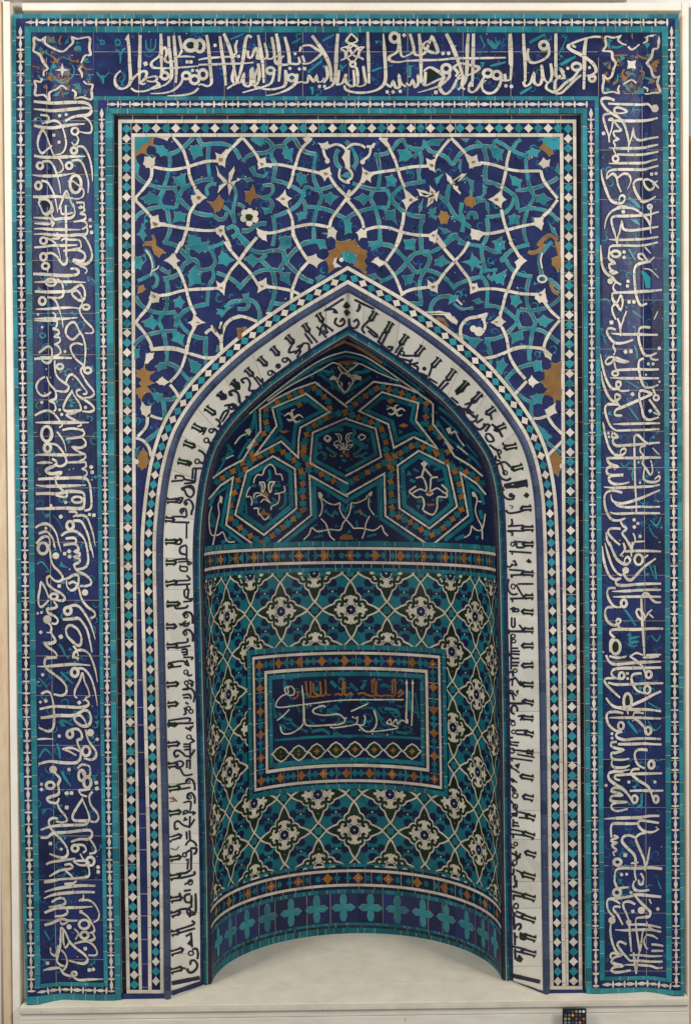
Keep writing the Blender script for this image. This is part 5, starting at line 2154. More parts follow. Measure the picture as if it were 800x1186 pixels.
HOOD = '''
@235 380 4.706
s10 240,655 312,560 308,440 400,380 500,330 610,292 786,428
s10 560,355 690,455 530,540 520,600 518,705 425,615 280,692 400,530 375,432 560,355
t20 557,383 650,450 507,523 495,585 493,650 425,590 340,635 427,535 405,445 557,383
s8 780,125 690,150 600,195 500,265 400,340 320,405 250,465
s7 705,185 620,235 540,275 450,325 350,395
t14 780,150 690,172 600,215 500,285 400,355
t18 640,250 775,360
b14 775,70 690,110 600,160 500,230
b12 740,185 800,180
t9 780,40 650,120 500,225 350,350
b14 700,230 710,240
s8 700,185 740,195 790,240 830,285
s8 690,270 720,275 735,300 770,345
s12e 490,490 470,462 440,478
s12e 490,490 482,450 500,440
s12e 490,492 520,470 545,486
s12e 488,490 505,510 530,500
s11e 488,495 470,500 455,492
B 505,415 530,400 545,420 520,435
B 415,555 475,560 450,570 430,572
t14 250,560 280,480 270,470
t10 180,620 250,545
s7 170,630 200,590 240,570 250,545
P 225,555 245,545 262,560 250,585
t12 285,640 290,560 285,470
t12 100,640 180,540 260,460
t18 230,590 270,540 283,450 
Z8 340,440 340,500 350,550 300,605 260,655
Z8 340,440 465,370 600,320 680,390 700,470 570,550 550,650
s10 786,486 597,568 583,735 790,848
t20 785,514 620,588 608,720 780,812
Z8 700,475 775,455
@235 510 4.706
s10 215,105 280,0
s10 215,105 120,155 50,205
Z8 265,75 175,160 75,225
Z8 275,100 195,200 150,350 145,420 230,505 325,560 440,470 540,390 545,320 540,180 510,120 405,40 275,100
Z8 540,180 585,155 545,75 550,20
Z8 545,75 640,180 710,220 775,255
s10 380,85 500,155 508,370 330,515 172,405 235,170 380,85
t24 380,115 475,170 482,358 330,483 200,392 257,183 380,115
s10 790,308 580,190 588,408 335,612 122,460 160,200 90,245 25,320
t20 790,340 605,225 612,420 440,560 
t18 100,470 140,245 60,300 35,360
t18 90,455 230,575 
s7 100,310 80,350 85,400 75,450 50,570
s7 45,360 30,420 40,510 80,515 105,500 130,550 170,552
P 90,300 105,310 100,345 85,330
t16 130,20 160,60 100,110
t14 190,100 230,30 260,-10
t10 60,200 110,120 140,40
s7 120,100 150,85 165,80
t26 40,395 60,440 45,470
t20 100,560 150,530
T 755,225 790,235 780,300 745,270
@255 520 8
s12 305,315 315,270 345,235 385,240 410,180 460,140 500,175 515,230 560,235 575,290
s12 590,340 595,390 545,410 545,450 530,500 470,535 470,565
s12 275,350 250,390 240,440 275,440 290,480 285,520 
s12 305,550 345,550 350,590 380,625 410,655 450,620
s14 355,310 400,310 410,350 390,400 380,380 385,340 360,320
s14 500,305 460,305 445,340 455,400 470,380 475,340 500,310
s12 310,460 310,420 345,405 400,430 430,460 460,500
s10 380,430 350,430 330,450
s10 370,495 400,465 430,480 460,495
s12 500,415 540,410
B 385,430 420,390 450,430 430,450 400,450
B 330,610 380,590 400,545 420,590 480,605 440,620 410,605 370,625
t26 450,190 460,260 430,300
t24 330,340 280,340
t24 490,340 560,340
t24 300,480 340,470
t22 480,450 520,490
t22 590,340 600,500 540,560
t20 230,480 240,600
@400 380 4.706
s10 0,410 155,288 300,310 400,350 480,410 480,520 590,657
s10 75,448 200,345 400,405 385,500 505,655 375,590 265,650 235,520 75,448
t20 115,445 205,373 375,420 360,500 440,590 375,570 280,610 255,505 115,445
s8 0,125 100,150 200,210 300,280 400,350 470,400
s7 0,195 70,190 150,225 190,245 290,285
t14 0,150 100,175 200,235 300,305
t9 0,40 130,130 300,250 430,350
b14 0,75 80,110 200,190
b12 0,185 60,180
t18 140,265 0,350
s8 0,240 30,225 70,190
s8 10,260 50,255 85,265
P 50,250 90,265 80,280 40,270
Z8 0,460 90,380 185,318 300,350 440,410 440,520 520,590 
Z8 0,460 70,485 190,530 220,620
s12e 275,452 250,430 226,442
s12e 275,452 270,425 290,415
s12e 275,452 305,435 328,450
s12e 275,455 290,475 312,468
s11e 273,455 252,468 235,458
B 225,395 250,380 270,395 245,410
B 290,530 320,515 345,530 320,540
s10 0,490 165,545 195,700 0,805
t20 0,518 143,562 167,685 0,778
t16 500,500 560,600 640,657
t16 510,430 600,500 680,600
t10 520,480 620,570
s8 560,545 580,570 600,560 620,600 650,640
P 550,545 575,535 580,560 565,575
t30 25,600 100,640
@400 510 4.706
s10 595,85 545,0
s10 595,85 680,135 750,195
Z8 0,245 80,195 180,140 270,85 380,20 500,60 560,60
Z8 270,85 245,200 250,320 255,400 360,450 465,520 520,490 600,415 640,370 620,230 590,150 500,70
Z8 240,140 220,50
Z8 590,150 680,180 745,235
s10 400,55 560,135 610,360 460,480 295,370 285,135 400,55
t24 400,85 537,150 580,350 458,450 322,355 312,150 400,85
s10 0,300 212,180 218,412 465,578 672,410 630,175 720,235 770,295
t20 0,335 190,220 192,425 370,545
t20 540,545 690,430 665,230 740,290 755,350
s10 425,120 430,150 415,200
s10 430,150 470,195
P 410,125 430,110 450,125 430,150
s9 385,205 420,200 440,240 440,275 410,265 385,275 360,290 350,275 385,250
s9 505,200 470,205 465,240 465,275 500,260 525,275 550,290 555,270 525,240
s9 360,290 385,310 420,310 430,350 425,380 475,405 500,370 505,310 550,310 555,290
s9 440,290 460,300 480,285
B 440,285 460,270 480,285 460,300
B 440,345 490,345 480,358 450,358
t16 350,215 380,225
t16 480,160 520,150
t16 370,155 400,170
t20 390,330 420,330
t20 510,330 530,320
t14 500,220 540,210
s7 700,280 720,320 710,380 725,430 745,470 750,540
s7 745,335 720,330
s7 690,465 720,490 750,480 765,400
s7 690,465 680,510 650,530
P 690,280 705,280 710,310 695,305
t20 735,380 745,430
t14 640,60 700,100 740,150
t8 660,20 720,90
s7 610,30 640,50 670,75
t20 600,540 650,520
@355 420 8
s14 290,30 320,75 360,95 400,60 430,40
s14 330,80 300,130 290,190 320,235 355,270 400,220 430,170 410,130 360,95
P 205,155 240,110 270,125 290,140 240,155
P 430,140 460,100 490,130 515,160 460,150
P 310,160 335,190 325,220
P 385,180 405,170 390,220
b26 290,5 340,0 430,5
t30 110,60 190,80 240,90
t30 440,90 540,80 600,60
c2 16 190,695 22,22
s13 160,700 190,670 225,700 195,730 160,700
s13 480,685 510,660 545,685 505,712 480,685
s11 262,655 310,662 322,700 305,742
s9 280,668 300,690 296,715
s11 425,645 375,660 366,700 378,735
s9 400,662 388,690 392,712
s11 250,742 290,722 322,745 336,800
s11 442,735 405,720 372,745 358,800
s11 262,768 300,760 330,800 300,800
s11 430,768 395,758 362,800 392,802
s11 340,740 346,790 346,835
s14 250,750 290,790
s14 430,750 400,790
t30 430,610 450,650 420,680
t30 260,620 340,620
t34 120,740 130,800
t34 480,760 560,790
B 300,860 325,845 345,865 325,880
B 358,865 378,845 402,860 380,880
b10 215,850 235,870 265,862
b10 440,862 465,872 485,850
t24 180,780 230,820 280,850
t24 520,780 470,830 430,850
t20 120,820 180,850 160,900
t20 560,830 520,860 560,910
T 330,905 350,890 375,905 350,930
b14 330,820 360,850 390,820
@350 560 8
s12 165,120 185,200 175,270 155,305
P 145,80 170,80 190,110 175,150 150,130
s12 185,140 240,180 300,195 350,180 345,230 370,290 405,335 440,370 475,415
s12 600,110 590,140 540,165 500,180 455,180 450,220 430,290 400,335 370,380 350,430 250,425 180,440 130,440 85,410 60,470 10,520
P 605,100 645,65 650,100 625,125
s12 615,130 620,220 665,290
s12 170,325 215,370 240,440 260,490 300,525
s12 625,300 590,370 580,440 555,510
s12 475,415 560,415 650,435 700,415 735,390 760,450 795,485
B 340,520 350,490 400,465 460,480 480,520
t18 0,540 400,545 800,540
t20 230,270 280,300 300,260 330,290
t20 480,270 520,260 560,280 600,310
b18 530,240 550,290
b14 260,300 290,310
t24 90,300 100,-40
t24 710,300 700,-40
t22 370,190 400,260 430,190
t20 110,500 190,480
t20 600,490 690,470
t26 500,340 510,400
t18 140,380 90,400
T 350,-20 440,-20 430,60 370,60
@315 775 4.444
s9 80,85 60,100 75,130 105,130 110,105 90,85 75,100 80,120 40,140 15,175 30,195 160,180 350,158 520,155 680,155
s11b 150,80 158,160 165,270 175,285 200,290 290,285 350,280 375,260 340,230 270,235 215,225 210,205 260,185 270,195
s9 85,205 50,240 20,262
s10 158,180 158,250 150,290 100,325 55,330 40,310 38,290
s9 300,290 310,300 390,290 430,280 440,260 440,240 
s9 405,215 440,200 495,175
s9 430,280 470,285 480,250 475,235
s11 525,210 540,260 530,300 500,320 470,310 450,290
d 470,312 0
s9 500,320 560,315 600,310 650,300 620,285 590,275
s9 590,275 610,255 620,280 640,255 650,280 670,260 700,275 700,255
s11b 695,50 697,120 693,270
s11b 727,50 727,150 722,290
c2 9 595,262 0,0
d 416,245 5
d 430,250 5
d 380,250 5
d 178,184 4
d 195,186 4
d 595,335 4
d 518,330 4
d 450,310 4
d 480,315 4
P 695,50 703,70 695,85 689,70
P 727,50 735,70 727,85 720,70
b9 170,60 178,130 195,135 195,60
b9 210,70 215,120 270,130 272,50
b9 195,140 230,138 255,130
b9 245,60 250,130
b9 320,130 340,125 360,128 365,50
b9 375,60 375,130 405,120 410,135
b9 300,128 285,130 272,120
b9 440,125 470,120 490,130 530,130 527,45
b9 515,50 518,120
b9 540,60 540,130 600,132 635,130 635,45
b9 622,50 622,125
b9 650,125 665,105 675,125 650,140
b9 105,150 125,140 130,115 110,120
t16 30,225 60,250 100,260
t14 90,270 130,300 180,320
t14 120,180 140,220
t20 230,110 225,90
t20 300,60 330,90
t18 400,70 440,110
t18 560,80 620,90
t18 480,70 460,100
t14 460,200 520,200 560,250
t16 580,200 640,210 660,240
t16 200,320 260,310 290,330
t14 330,330 380,345 440,340
t18 60,100 60,60
t14 280,210 330,200
t18 530,330 600,345
t14 640,320 700,330
t10 740,120 760,250
t12 0,150 10,250
t20 700,110 715,200
T 555,240 580,250 560,275
T 300,200 330,180 350,210
T 640,180 680,190 660,200
'''
AMB = 0.34
LIGHTS = [('key_left', (-4.3, -3.3, 4.2), (0, 0, 1.9), 1.4, 215, (1, .975, .93), 2.2),
          ('key_right', (4.3, -3.3, 4.2), (0, 0, 1.9), 1.4, 215, (1, .975, .93), 2.2)]
# ================================================================== the scene
def tag(o, label, cat, group=None, kind=None):
    o['label'] = label; o['category'] = cat
    if group: o['group'] = group
    if kind: o['kind'] = kind
    return o
niche = bpy.data.objects.new('prayer_niche', None); COL.objects.link(niche)
tag(niche, 'blue and turquoise glazed tile mosaic prayer niche with white Arabic script and a pointed arch', 'prayer niche')
niche.empty_display_size = 0.3
YB = 1175

def lv(i): return lambda y: (lx(i, y), y)
def rv(i): return lambda y: (rx(i, y), y)
def tv(i): return lambda x: (x, TT[i])
def bottom_y(px):      # where the floor cuts the frame
    d = frame_d(px, 1100); return HY+(GY-HY)*D/(D+d)

# --- spindle and diamond ornaments along a line of photo points
def walk(c, n):
    cum = [0]
    for p, q in zip(c[:-1], c[1:]): cum.append(cum[-1]+math.hypot(q[0]-p[0], q[1]-p[1]))
    T = cum[-1]; X = [p[0] for p in c]; Y = [p[1] for p in c]
    for i in range(n):
        t = T*(i+.5)/n; e = .5
        x, y = np.interp(t, cum, X), np.interp(t, cum, Y)
        x2, y2 = np.interp(min(T, t+e), cum, X), np.interp(min(T, t+e), cum, Y)
        x1, y1 = np.interp(max(0, t-e), cum, X), np.interp(max(0, t-e), cum, Y)
        l = math.hypot(x2-x1, y2-y1)
        yield i, float(x), float(y), (x2-x1)/l, (y2-y1)/l
def loc(x, y, tx, ty, pts): return [(x+tx*u-ty*v, y+ty*u+tx*v) for u, v in pts]
def spindles(pen, c, half, per=13.85):
    T = sum(math.hypot(q[0]-p[0], q[1]-p[1]) for p, q in zip(c[:-1], c[1:]))
    n = max(1, int(round(T/per))); pr = T/n
    for i, x, y, tx, ty in walk(c, n):
        j = .85+.3*R.random()
        a = pr/2
        s1 = [(-a+.9, -.35), (-3.4, -1.1*j), (-1, -1.9*j), (1, -1.9*j), (3.4, -1.1*j), (a-.9, -.35), (a-.9, .35), (3.4, 1.1*j), (1, 1.9*j), (-1, 1.9*j), (-3.4, 1.1*j), (-a+.9, .35)]
        pen.poly(loc(x, y, tx, ty, s1), 'white')
        h = half; k = .85+.35*R.random()
        s2 = [(a-.35, -h), (a-1.0*k, -h*.55), (a-1.35*k, 0), (a-1.0*k, h*.55), (a-.35, h), (a+.35, h), (a+1.0*k, h*.55), (a+1.35*k, 0), (a+1.0*k, -h*.55), (a+.35, -h)]
        pen.poly(loc(x, y, tx, ty, s2), 'white')
def diamonds(pen, c, half, per=11.3, dark=False, start=0):
    T = sum(math.hypot(q[0]-p[0], q[1]-p[1]) for p, q in zip(c[:-1], c[1:]))
    n = int(round(T/per)); pr = T/n
    for i, x, y, tx, ty in walk(c, n):
        wh = (i+start) % 2 == 0
        a = pr/2-.15; h = half-.1
        if wh:
            f = .46; pts = [(-a, 0), (-a*f, -h*f), (0, -h), (a*f, -h*f), (a, 0), (a*f, h*f), (0, h), (-a*f, h*f)]
        else:
            f = .52; pts = [(-a, 0), (-a*f, -h*f), (0, -h), (a*f, -h*f), (a, 0), (a*f, h*f), (0, h), (-a*f, h*f)]
        pen.poly(loc(x, y, tx, ty, pts), 'white' if wh else 'turquoise')

def ring(name, ia, ib, im, io, teal='turquoise'):
    """border ring: teal line io..ia, spindle band ia..ib, teal line ib..im"""
    mb = MB(); pen = Pen(mb, FRAME, 0.0)
    for (p, q, mat, tl) in ((io, ia, 'turquoise', 17), (ia, ib, 'cobalt', 14), (ib, im, 'turquoise', 15)):
        for V, f in ((lx, 0), (rx, 1)):
            fa = lambda y, V=V, p=p: (V(p, max(y, TT[p])), max(y, TT[p]))
            fb = lambda y, V=V, q=q: (V(q, max(y, TT[q])), max(y, TT[q]))
            rail(pen, fa, fb, TT[q], YB, mat, tl, off=.02 if mat == 'cobalt' else .3, sub=8)
            pen.quad(fa(TT[p]), fa(TT[q]), fb(TT[q]), fb(TT[q]), mat, 2, 1, .02 if mat == 'cobalt' else .3)
        fa = lambda x, p=p: (min(max(x, lx(p, TT[p])), rx(p, TT[p])), TT[p])
        fb = lambda x, q=q: (min(max(x, lx(q, TT[q])), rx(q, TT[q])), TT[q])
        rail(pen, fa, fb, lx(p, TT[p]), rx(p, TT[p]), mat, tl, off=(.02 if mat == 'cobalt' else .3)+.004, sub=8)
    mid = lambda V, y: ((V(ia, y)+V(ib, y))/2, y)
    ty = (TT[ia]+TT[ib])/2
    hl = abs(lx(ib, 500)-lx(ia, 500))/2
    cl = [mid(lx, y) for y in np.linspace(ty+4, 1148, 60)]
    cr = [mid(rx, y) for y in np.linspace(ty+4, 1142, 60)]
    x0, x1 = cl[0][0], cr[0][0]
    spindles(pen, cl, hl-.2); spindles(pen, cr, hl-.2)
    spindles(pen, [(x0+5, ty), (x1-5, ty)], hl-.2)
    return mb, pen

def scrolls(pen, n, xr, yr, mats, r0=3, r1=7, w=1.5, clear=None):
    for i in range(n):
        x = xr[0]+R.random()*(xr[1]-xr[0]); y = yr[0]+R.random()*(yr[1]-yr[0])
        a = R.random()*6.28; r = r0+R.random()*(r1-r0); sg = R.choice((-1, 1)); m = R.choice(mats)
        pen.ribbon([(x+r*math.cos(a+sg*t)*(1-t*.15), y+r*math.sin(a+sg*t)*(1-t*.15)) for t in np.linspace(0, 3.9, 7)], w*(.6+.7*R.random()), m, off=pen.base+.13+(i%50)*.0022, tb=.3, te=.4)
        if R.random() < .5: pen.star(x+r*math.cos(a), y+r*math.sin(a), 1.8+R.random()*1.6, m, 3, .6, rot=a, off=pen.base+.245+R.random()*.004)
def chips(pen, n, xr, yr, off=1.95, size=.9, mat='grout'):
    for i in range(n):
        x = xr[0]+R.random()*(xr[1]-xr[0]); y = yr[0]+R.random()*(yr[1]-yr[0]); a = R.random()*3.1; s_ = size*(.4+R.random())
        m = 5+int(R.random()*3)
        pen.poly([(x+s_*(1.6 if R.random() < .3 else 1)*(.5+R.random()*.7)*math.cos(a+6.283*j/m), y+s_*(.5+R.random()*.8)*math.sin(a+6.283*j/m)) for j in range(m)], mat, off=off+i*.0006)
# ------------------------------------------------ outer border and inner border
mb, pen = ring('outer', 1, 2, 3, 0)
# foot strips of the two inscription panels
for V, a, b, yb in ((lx, 1, 6, (1139.5, 1144, 1153, 1162)), (rx, 6, 1, (1132.5, 1137, 1146, 1151.5))):
    for j, mat in ((0, 'turquoise'), (1, 'cobalt'), (2, 'turquoise')):
        i0, i1 = (3, 4) if j == 0 else ((2, 5) if j == 1 else (1, 6))
        xa, xb = sorted((V(i0, 1150), V(i1, 1150)))
        w = xb-xa
        def dy(x): return (bottom_y(x)-1160)*0.6
        fa = lambda t, xa=xa, w=w, y=yb[j]: (xa+w*t, y+dy(xa+w*t))
        fb = lambda t, xa=xa, w=w, y=yb[j+1]: (xa+w*t, y+dy(xa+w*t)+0)
        rail(pen, fa, fb, 0, 1, mat, 14/w, off=.9 if mat == 'cobalt' else 1.2, sub=4/w)
        if j == 1:
            pen.base = 1.1
            spindles(pen, [(xa+w*t, (yb[1]+yb[2])/2+dy(xa+w*t)) for t in np.linspace(0.02, .98, 20)], 4)
            pen.base = 0.0
# outer side faces so the frame has thickness
for V in (lx, rx):
    for y0, y1 in zip(np.linspace(TT[0], YB, 40)[:-1], np.linspace(TT[0], YB, 40)[1:]):
        a = FRAME.pt(V(0, y0), y0, .3); b = FRAME.pt(V(0, y1), y1, .3)
        mb.face([a, b, (b[0], 0.12, b[2]), (a[0], 0.12, a[2])], 'cream')
a = FRAME.pt(lx(0, TT[0]), TT[0], .3); b = FRAME.pt(rx(0, TT[0]), TT[0], .3)
mb.face([a, b, (b[0], 0.12, b[2]), (a[0], 0.12, a[2])], 'cream')
mb.build('outer_border', niche)
mb, pen = ring('inner', 5, 6, 7, 4)
mb.build('inner_border', niche)

# ------------------------------------------------ cobalt ground of the great inscription
def ground(name, cols, rows):
    pass
mb = MB(); pen = Pen(mb, FRAME, 0.0)
for V, split in ((lx, .25), (rx, .68)):
    y = TT[3]
    ia, ib = (3, 4)
    while y < 1150:
        h = 42+R.random()*30; y2 = min(y+h, 1150)
        for u0, u1 in ((0, split), (split, 1)):
            fx = lambda yy, u: (V(3, yy)+(V(4, yy)-V(3, yy))*u if V is lx else V(4, yy)+(V(3, yy)-V(4, yy))*u)
            pen.quad((fx(y, u0), y), (fx(y, u1), y), (fx(y2, u1), y2), (fx(y2, u0), y2), 'cobalt', max(2, int((u1-u0)*24)), 5, 0)
        # joints
        pen.ribbon([(fx(y2, 0), y2), (fx(y2, 1), y2)], .45, 'grout', False, off=.1)
        pen.ribbon([(fx(y, split), y), (fx(y2, split), y2)], .55, 'grout', False, off=.12)
        y = y2
x = lx(4, 100)
while x < rx(4, 100):
    x2 = min(x+38+R.random()*30, rx(4, 100))
    ym = 60
    for a, b in ((TT[3], ym), (ym, TT[4])):
        pen.quad((x, a), (x2, a), (x2, b), (x, b), 'cobalt', 5, 12, 0)
    pen.ribbon([(x2, TT[3]), (x2, TT[4])], .5, 'grout', False, off=.1)
    pen.ribbon([(x, ym), (x2, ym)], .5, 'grout', False, off=.12)
    x = x2
gr = mb.build('inscription_panel', niche)
mb = MB(); pen = Pen(mb, FRAME, 0.0)
scrolls(pen, 330, (40, 112), (122, 1132), ['azure', 'turquoise', 'slate', 'azure', 'turquoise'], w=1.3)
scrolls(pen, 330, (698, 764), (118, 1126), ['azure', 'azure', 'slate', 'azure', 'turquoise'], w=1.2)
scrolls(pen, 200, (116, 684), (42, 107), ['azure', 'azure', 'slate', 'azure', 'turquoise'], w=1.2)
chips(pen, 60, (34, 118), (40, 1150), 1.5); chips(pen, 60, (694, 776), (40, 1140), 1.5); chips(pen, 40, (116, 684), (36, 113), 1.5)
mb.build('scrollwork', gr)
for txt, nm, lab in ((LEFT, 'lettering', 'white Arabic script running up the left side'), (RIGHT, 'lettering', 'white Arabic script running down the right side'), (TOP.split('@30 30 8')[0], 'lettering', 'white Arabic script across the top')):
    mb = MB(); pen = Pen(mb, FRAME, 0.0)
    PA[0] = 2.85 if 'across' in lab else (1.25 if 'left' in lab else 1.9)
    draw_trace(txt, lambda m, x, y: pen, 'letters')
    mb.build(nm, gr, lab)
for side, part in (('l', '@30 30 8'+TOP.split('@30 30 8')[1].split('@685 30 8')[0]), ('r', '@685 30 8'+TOP.split('@685 30 8')[1])):
    mb = MB(); pen = Pen(mb, FRAME, 0.0)
    x0, x1 = (lx(3, 60), lx(4, 60)) if side == 'l' else (rx(4, 60), rx(3, 60))
    pen.quad((x0, TT[3]), (x1, TT[3]), (x1, TT[4]), (x0, TT[4]), 'cobalt', 24, 24, .14)
    for i in range(110):        # small cut pieces of the medallion's ground
        x = x0+4+R.random()*(x1-x0-8); y = TT[3]+4+R.random()*66
        pen.base = -.2; pen.star(x, y, 2+R.random()*3, R.choice(['turquoise', 'slate', 'cobalt', 'slate', 'ochre']), 3, .6, rot=R.random()*6); pen.base = .16
    draw_trace(part, lambda m, x, y: pen, 'letters')
    mb.build('corner_medallion', niche)

# ------------------------------------------------ rectangular diamond border
mb = MB(); pen = Pen(mb, FLAT, 0.0)
for p, q, mat, tl in ((7, 8, 'ink', 26), (8, 9, 'white', 20), (9, 10, 'deep', 14), (10, 11, 'white', 20)):
    for V in (lx, rx):
        ins = 0
        fa = lambda y, V=V: (V(p, max(y, TT[p])), max(y, TT[p]))
        fb = lambda y, V=V: (V(q, max(y, TT[q])), max(y, TT[q]))
        rail(pen, fa, fb, TT[q], YB, mat, tl, off={'ink': -1.2, 'white': .5, 'deep': .0}[mat], sub=20)
        pen.quad(fa(TT[p]), fa(TT[q]), fb(TT[q]), fb(TT[q]), mat, 2, 1, {'ink': -1.2, 'white': .5, 'deep': .0}[mat])
    fa = lambda x: (min(max(x, lx(p, TT[p])), rx(p, TT[p])), TT[p])
    fb = lambda x: (min(max(x, lx(q, TT[q])), rx(q, TT[q])), TT[q])
    rail(pen, fa, fb, lx(p, TT[p]), rx(p, TT[p]), mat, tl, off={'ink': -1.2, 'white': .5, 'deep': .0}[mat]+.004, sub=20)
dy_ = (TT[9]+TT[10])/2
cl = [((lx(9, y)+lx(10, y))/2, y) for y in np.linspace(dy_-5, 1146, 80)]
cr = [((rx(9, y)+rx(10, y))/2, y) for y in np.linspace(dy_-5, 1142, 80)]
diamonds(pen, cl, 5.5, start=1); diamonds(pen, cr, 5.5, start=1)
diamonds(pen, [(cl[0][0]+6, dy_), (cr[0][0]-6, dy_)], 5.6)
# thin pale line in the shadow gap
for V in (lx, rx):
    pen.ribbon([(V(7, y)+(1 if V is lx else -1), y) for y in np.linspace(TT[7]+1, 1158, 30)], .9, 'grout', False, off=-.9)
pen.ribbon([(lx(7, 132)+1, TT[7]+1.4), (rx(7, 132)-1, TT[7]+1.4)], 1.4, 'grout', False, off=-.9)
for A_, x0, x1, yy in ((ARL, 147, 187, 1146.5), (ARR, 636, 674, 1142)):
    pen.quad((x0, yy), (x1, yy), (x1, yy+4), (x0, yy+4), 'white', 4, 1, 2.0)
    pen.quad((x0-6, yy+4), (x1+8, yy+4), (x1+8, yy+14), (x0-6, yy+14), 'cobalt', 4, 1, 1.9)
mb.build('diamond_border', niche)

# ------------------------------------------------ spandrel
mb = MB(); pen = Pen(mb, FLAT, 0.0)
def arch_y(px):      # y of the outer arch line at px
    A = ARL if px < 402.5 else ARR
    m = A.c[:, 1] < 700
    xs = A.c[m, 0]; ys = A.c[m, 1]; o = np.argsort(xs); return float(np.interp(px, xs[o], ys[o]))
xs = list(np.linspace(156, 651, 67))
for a, b in zip(xs[:-1], xs[1:]):
    ya = arch_y(a)+3 if 163 < a < 646 else 1160; yb_ = arch_y(b)+3 if 163 < b < 646 else 1160
    y = TT[11]-1; n = int((max(ya, yb_)-y)/14)+1
    for j in range(n):
        pen.quad((a, y+(ya-y)*j/n), (b, y+(yb_-y)*j/n), (b, y+(yb_-y)*(j+1)/n), (a, y+(ya-y)*(j+1)/n), 'cobalt', 1, 1, 0, .5)
sp = mb.build('spandrel', niche)
mb = MB(); pen = Pen(mb, FLAT, 0.0)
scrolls(pen, 620, (156, 650), (160, 560), ['azure', 'azure', 'deep', 'azure', 'turquoise'], 2.5, 6, 1.5)
draw_trace(SPAN, lambda m, x, y: pen, 'spandrel')
chips(pen, 110, (157, 650), (160, 500), 1.95, .8)
# keep only what lies inside the spandrel
def inside(p):
    x, z = p[0]/S, p[2]/S; px, py = CX+x, GY-z
    if py < TT[10]+1.2 or px < lx(10, py)+1 or px > rx(10, py)-1: return False
    A = ARL if px < 402.5 else ARR
    return py < 620 and A.off(px, py) < 2.5
keep = [i for i, f in enumerate(mb.f) if sum(inside(mb.v[j]) for j in f) >= len(f)-1]
nb = MB()
for i in keep: nb.face([mb.v[j] for j in mb.f[i]], mb.m[i], mb.a[i])
nb.build('interlace', sp)

# ------------------------------------------------ arch border, moulding
ARS = ((ARL, 'L'), (ARR, 'R'))
def arch_rail(pen, o1, o2, mat, tile, off=0.0, d1=0.0, d2=0.0, across=1, joint=True, jw=.55, start=6):
    for A, _ in ARS:
        rail(pen, lambda u: A.p(u, o1), lambda u: A.p(u, o2), start, A.S, mat, tile, joint, off, across, 4, jw)
mb = MB(); pen = Pen(mb, FLAT, 1.2)
arch_rail(pen, 0, 4, 'white', 20, .3); arch_rail(pen, 4, 14, 'deep', 14, 0, joint=False); arch_rail(pen, 14, 18, 'white', 20, .3)
for A, sd in ARS:
    diamonds(pen, [A.p(u, 9) for u in np.arange(24, A.S+.1, 4)], 4.9, start=0 if sd == 'L' else 0)
mb.build('arch_border', niche)
# blue line beside the upright borders
for A, V, sgn in ((ARL, lx, 1), (ARR, rx, -1)):
    mb = MB(); pen = Pen(mb, FLAT, .6)
    rail(pen, lambda y: (V(11, y), y), lambda y: (A.p(YB-8-y if False else max(0, 1166-y), 0)[0], y), 640, 1160, 'cobalt', 24, off=.0, sub=10)
    mb.build('upright_fillet', niche)

class Mould:          # a half-round blue moulding between offsets 18 and 26.5
    def pt(s, px, py, off):
        A = ARL if px < CX+.5 else ARR; o = A.off(px, py)
        t = max(0, min(1, (o-18)/8.5)); return W(*ray(px, py, -1.5-3.4*math.sin(math.pi*t)-off))
mb = MB(); pen = Pen(mb, Mould(), 0)
arch_rail(pen, 18, 26.5, 'slate', 15, 0, across=5, jw=.7)
mb.build('arch_moulding', niche)

# ------------------------------------------------ script band on the splay of the arch
mb = MB(); pen = Pen(mb, SCRIPT, 0)
arch_rail(pen, 26.4, 60.5, 'cream', 44, 0, across=4, jw=.5)
arch_rail(pen, 60.5, 64, 'cobalt', 18, .4)
bd = mb.build('script_band', niche)
mb = MB(); pen = Pen(mb, SCRIPT, 0)
draw_trace(KUFIC, lambda m, x, y: pen, 'script')
for A in (ARL, ARR):      # blue skirting at the foot
    a, b = A.p(12, 27), A.p(22, 62)
    pen.ribbon([(A.p(0, 27)[0], 1150.5), (A.p(0, 62)[0], 1138.5)], 5.5, 'cobalt', False, off=1.5)
mb.build('lettering', bd)
# turquoise jamb moulding
class Jamb:
    def pt(s, px, py, off):
        A = ARL if px < CX+.5 else ARR; o = A.off(px, py)
        t = max(0, min(1, (o-64)/6)); return W(*ray(px, py, 35-2.5*math.sin(math.pi*t)-off))
mb = MB(); pen = Pen(mb, Jamb(), 0)
arch_rail(pen, 64, 68.2, 'peacock', 19, 0, across=3)
arch_rail(pen, 68.2, 69, 'grout', 30, 0, joint=False)
arch_rail(pen, 69, 72.5, 'ink', 12, 0)
for A, sg in ((ARL, -1), (ARR, 1)):
    us = list(np.arange(0, A.S-1, 6))+[A.S]
    def pr(u):
        x, y = A.p(u, 72.2); X, d_, Z = ray(x, y, 35.6)
        return W(X, d_, Z), W(*niche_pt(sg*1.45, min(Z, ZTOP-1)))
    for a_, b_ in zip(us[:-1], us[1:]):
        p1, p2 = pr(a_); p3, p4 = pr(b_); mb.face([p1, p3, p4, p2], 'ink')
mb.build('jamb_moulding', niche)

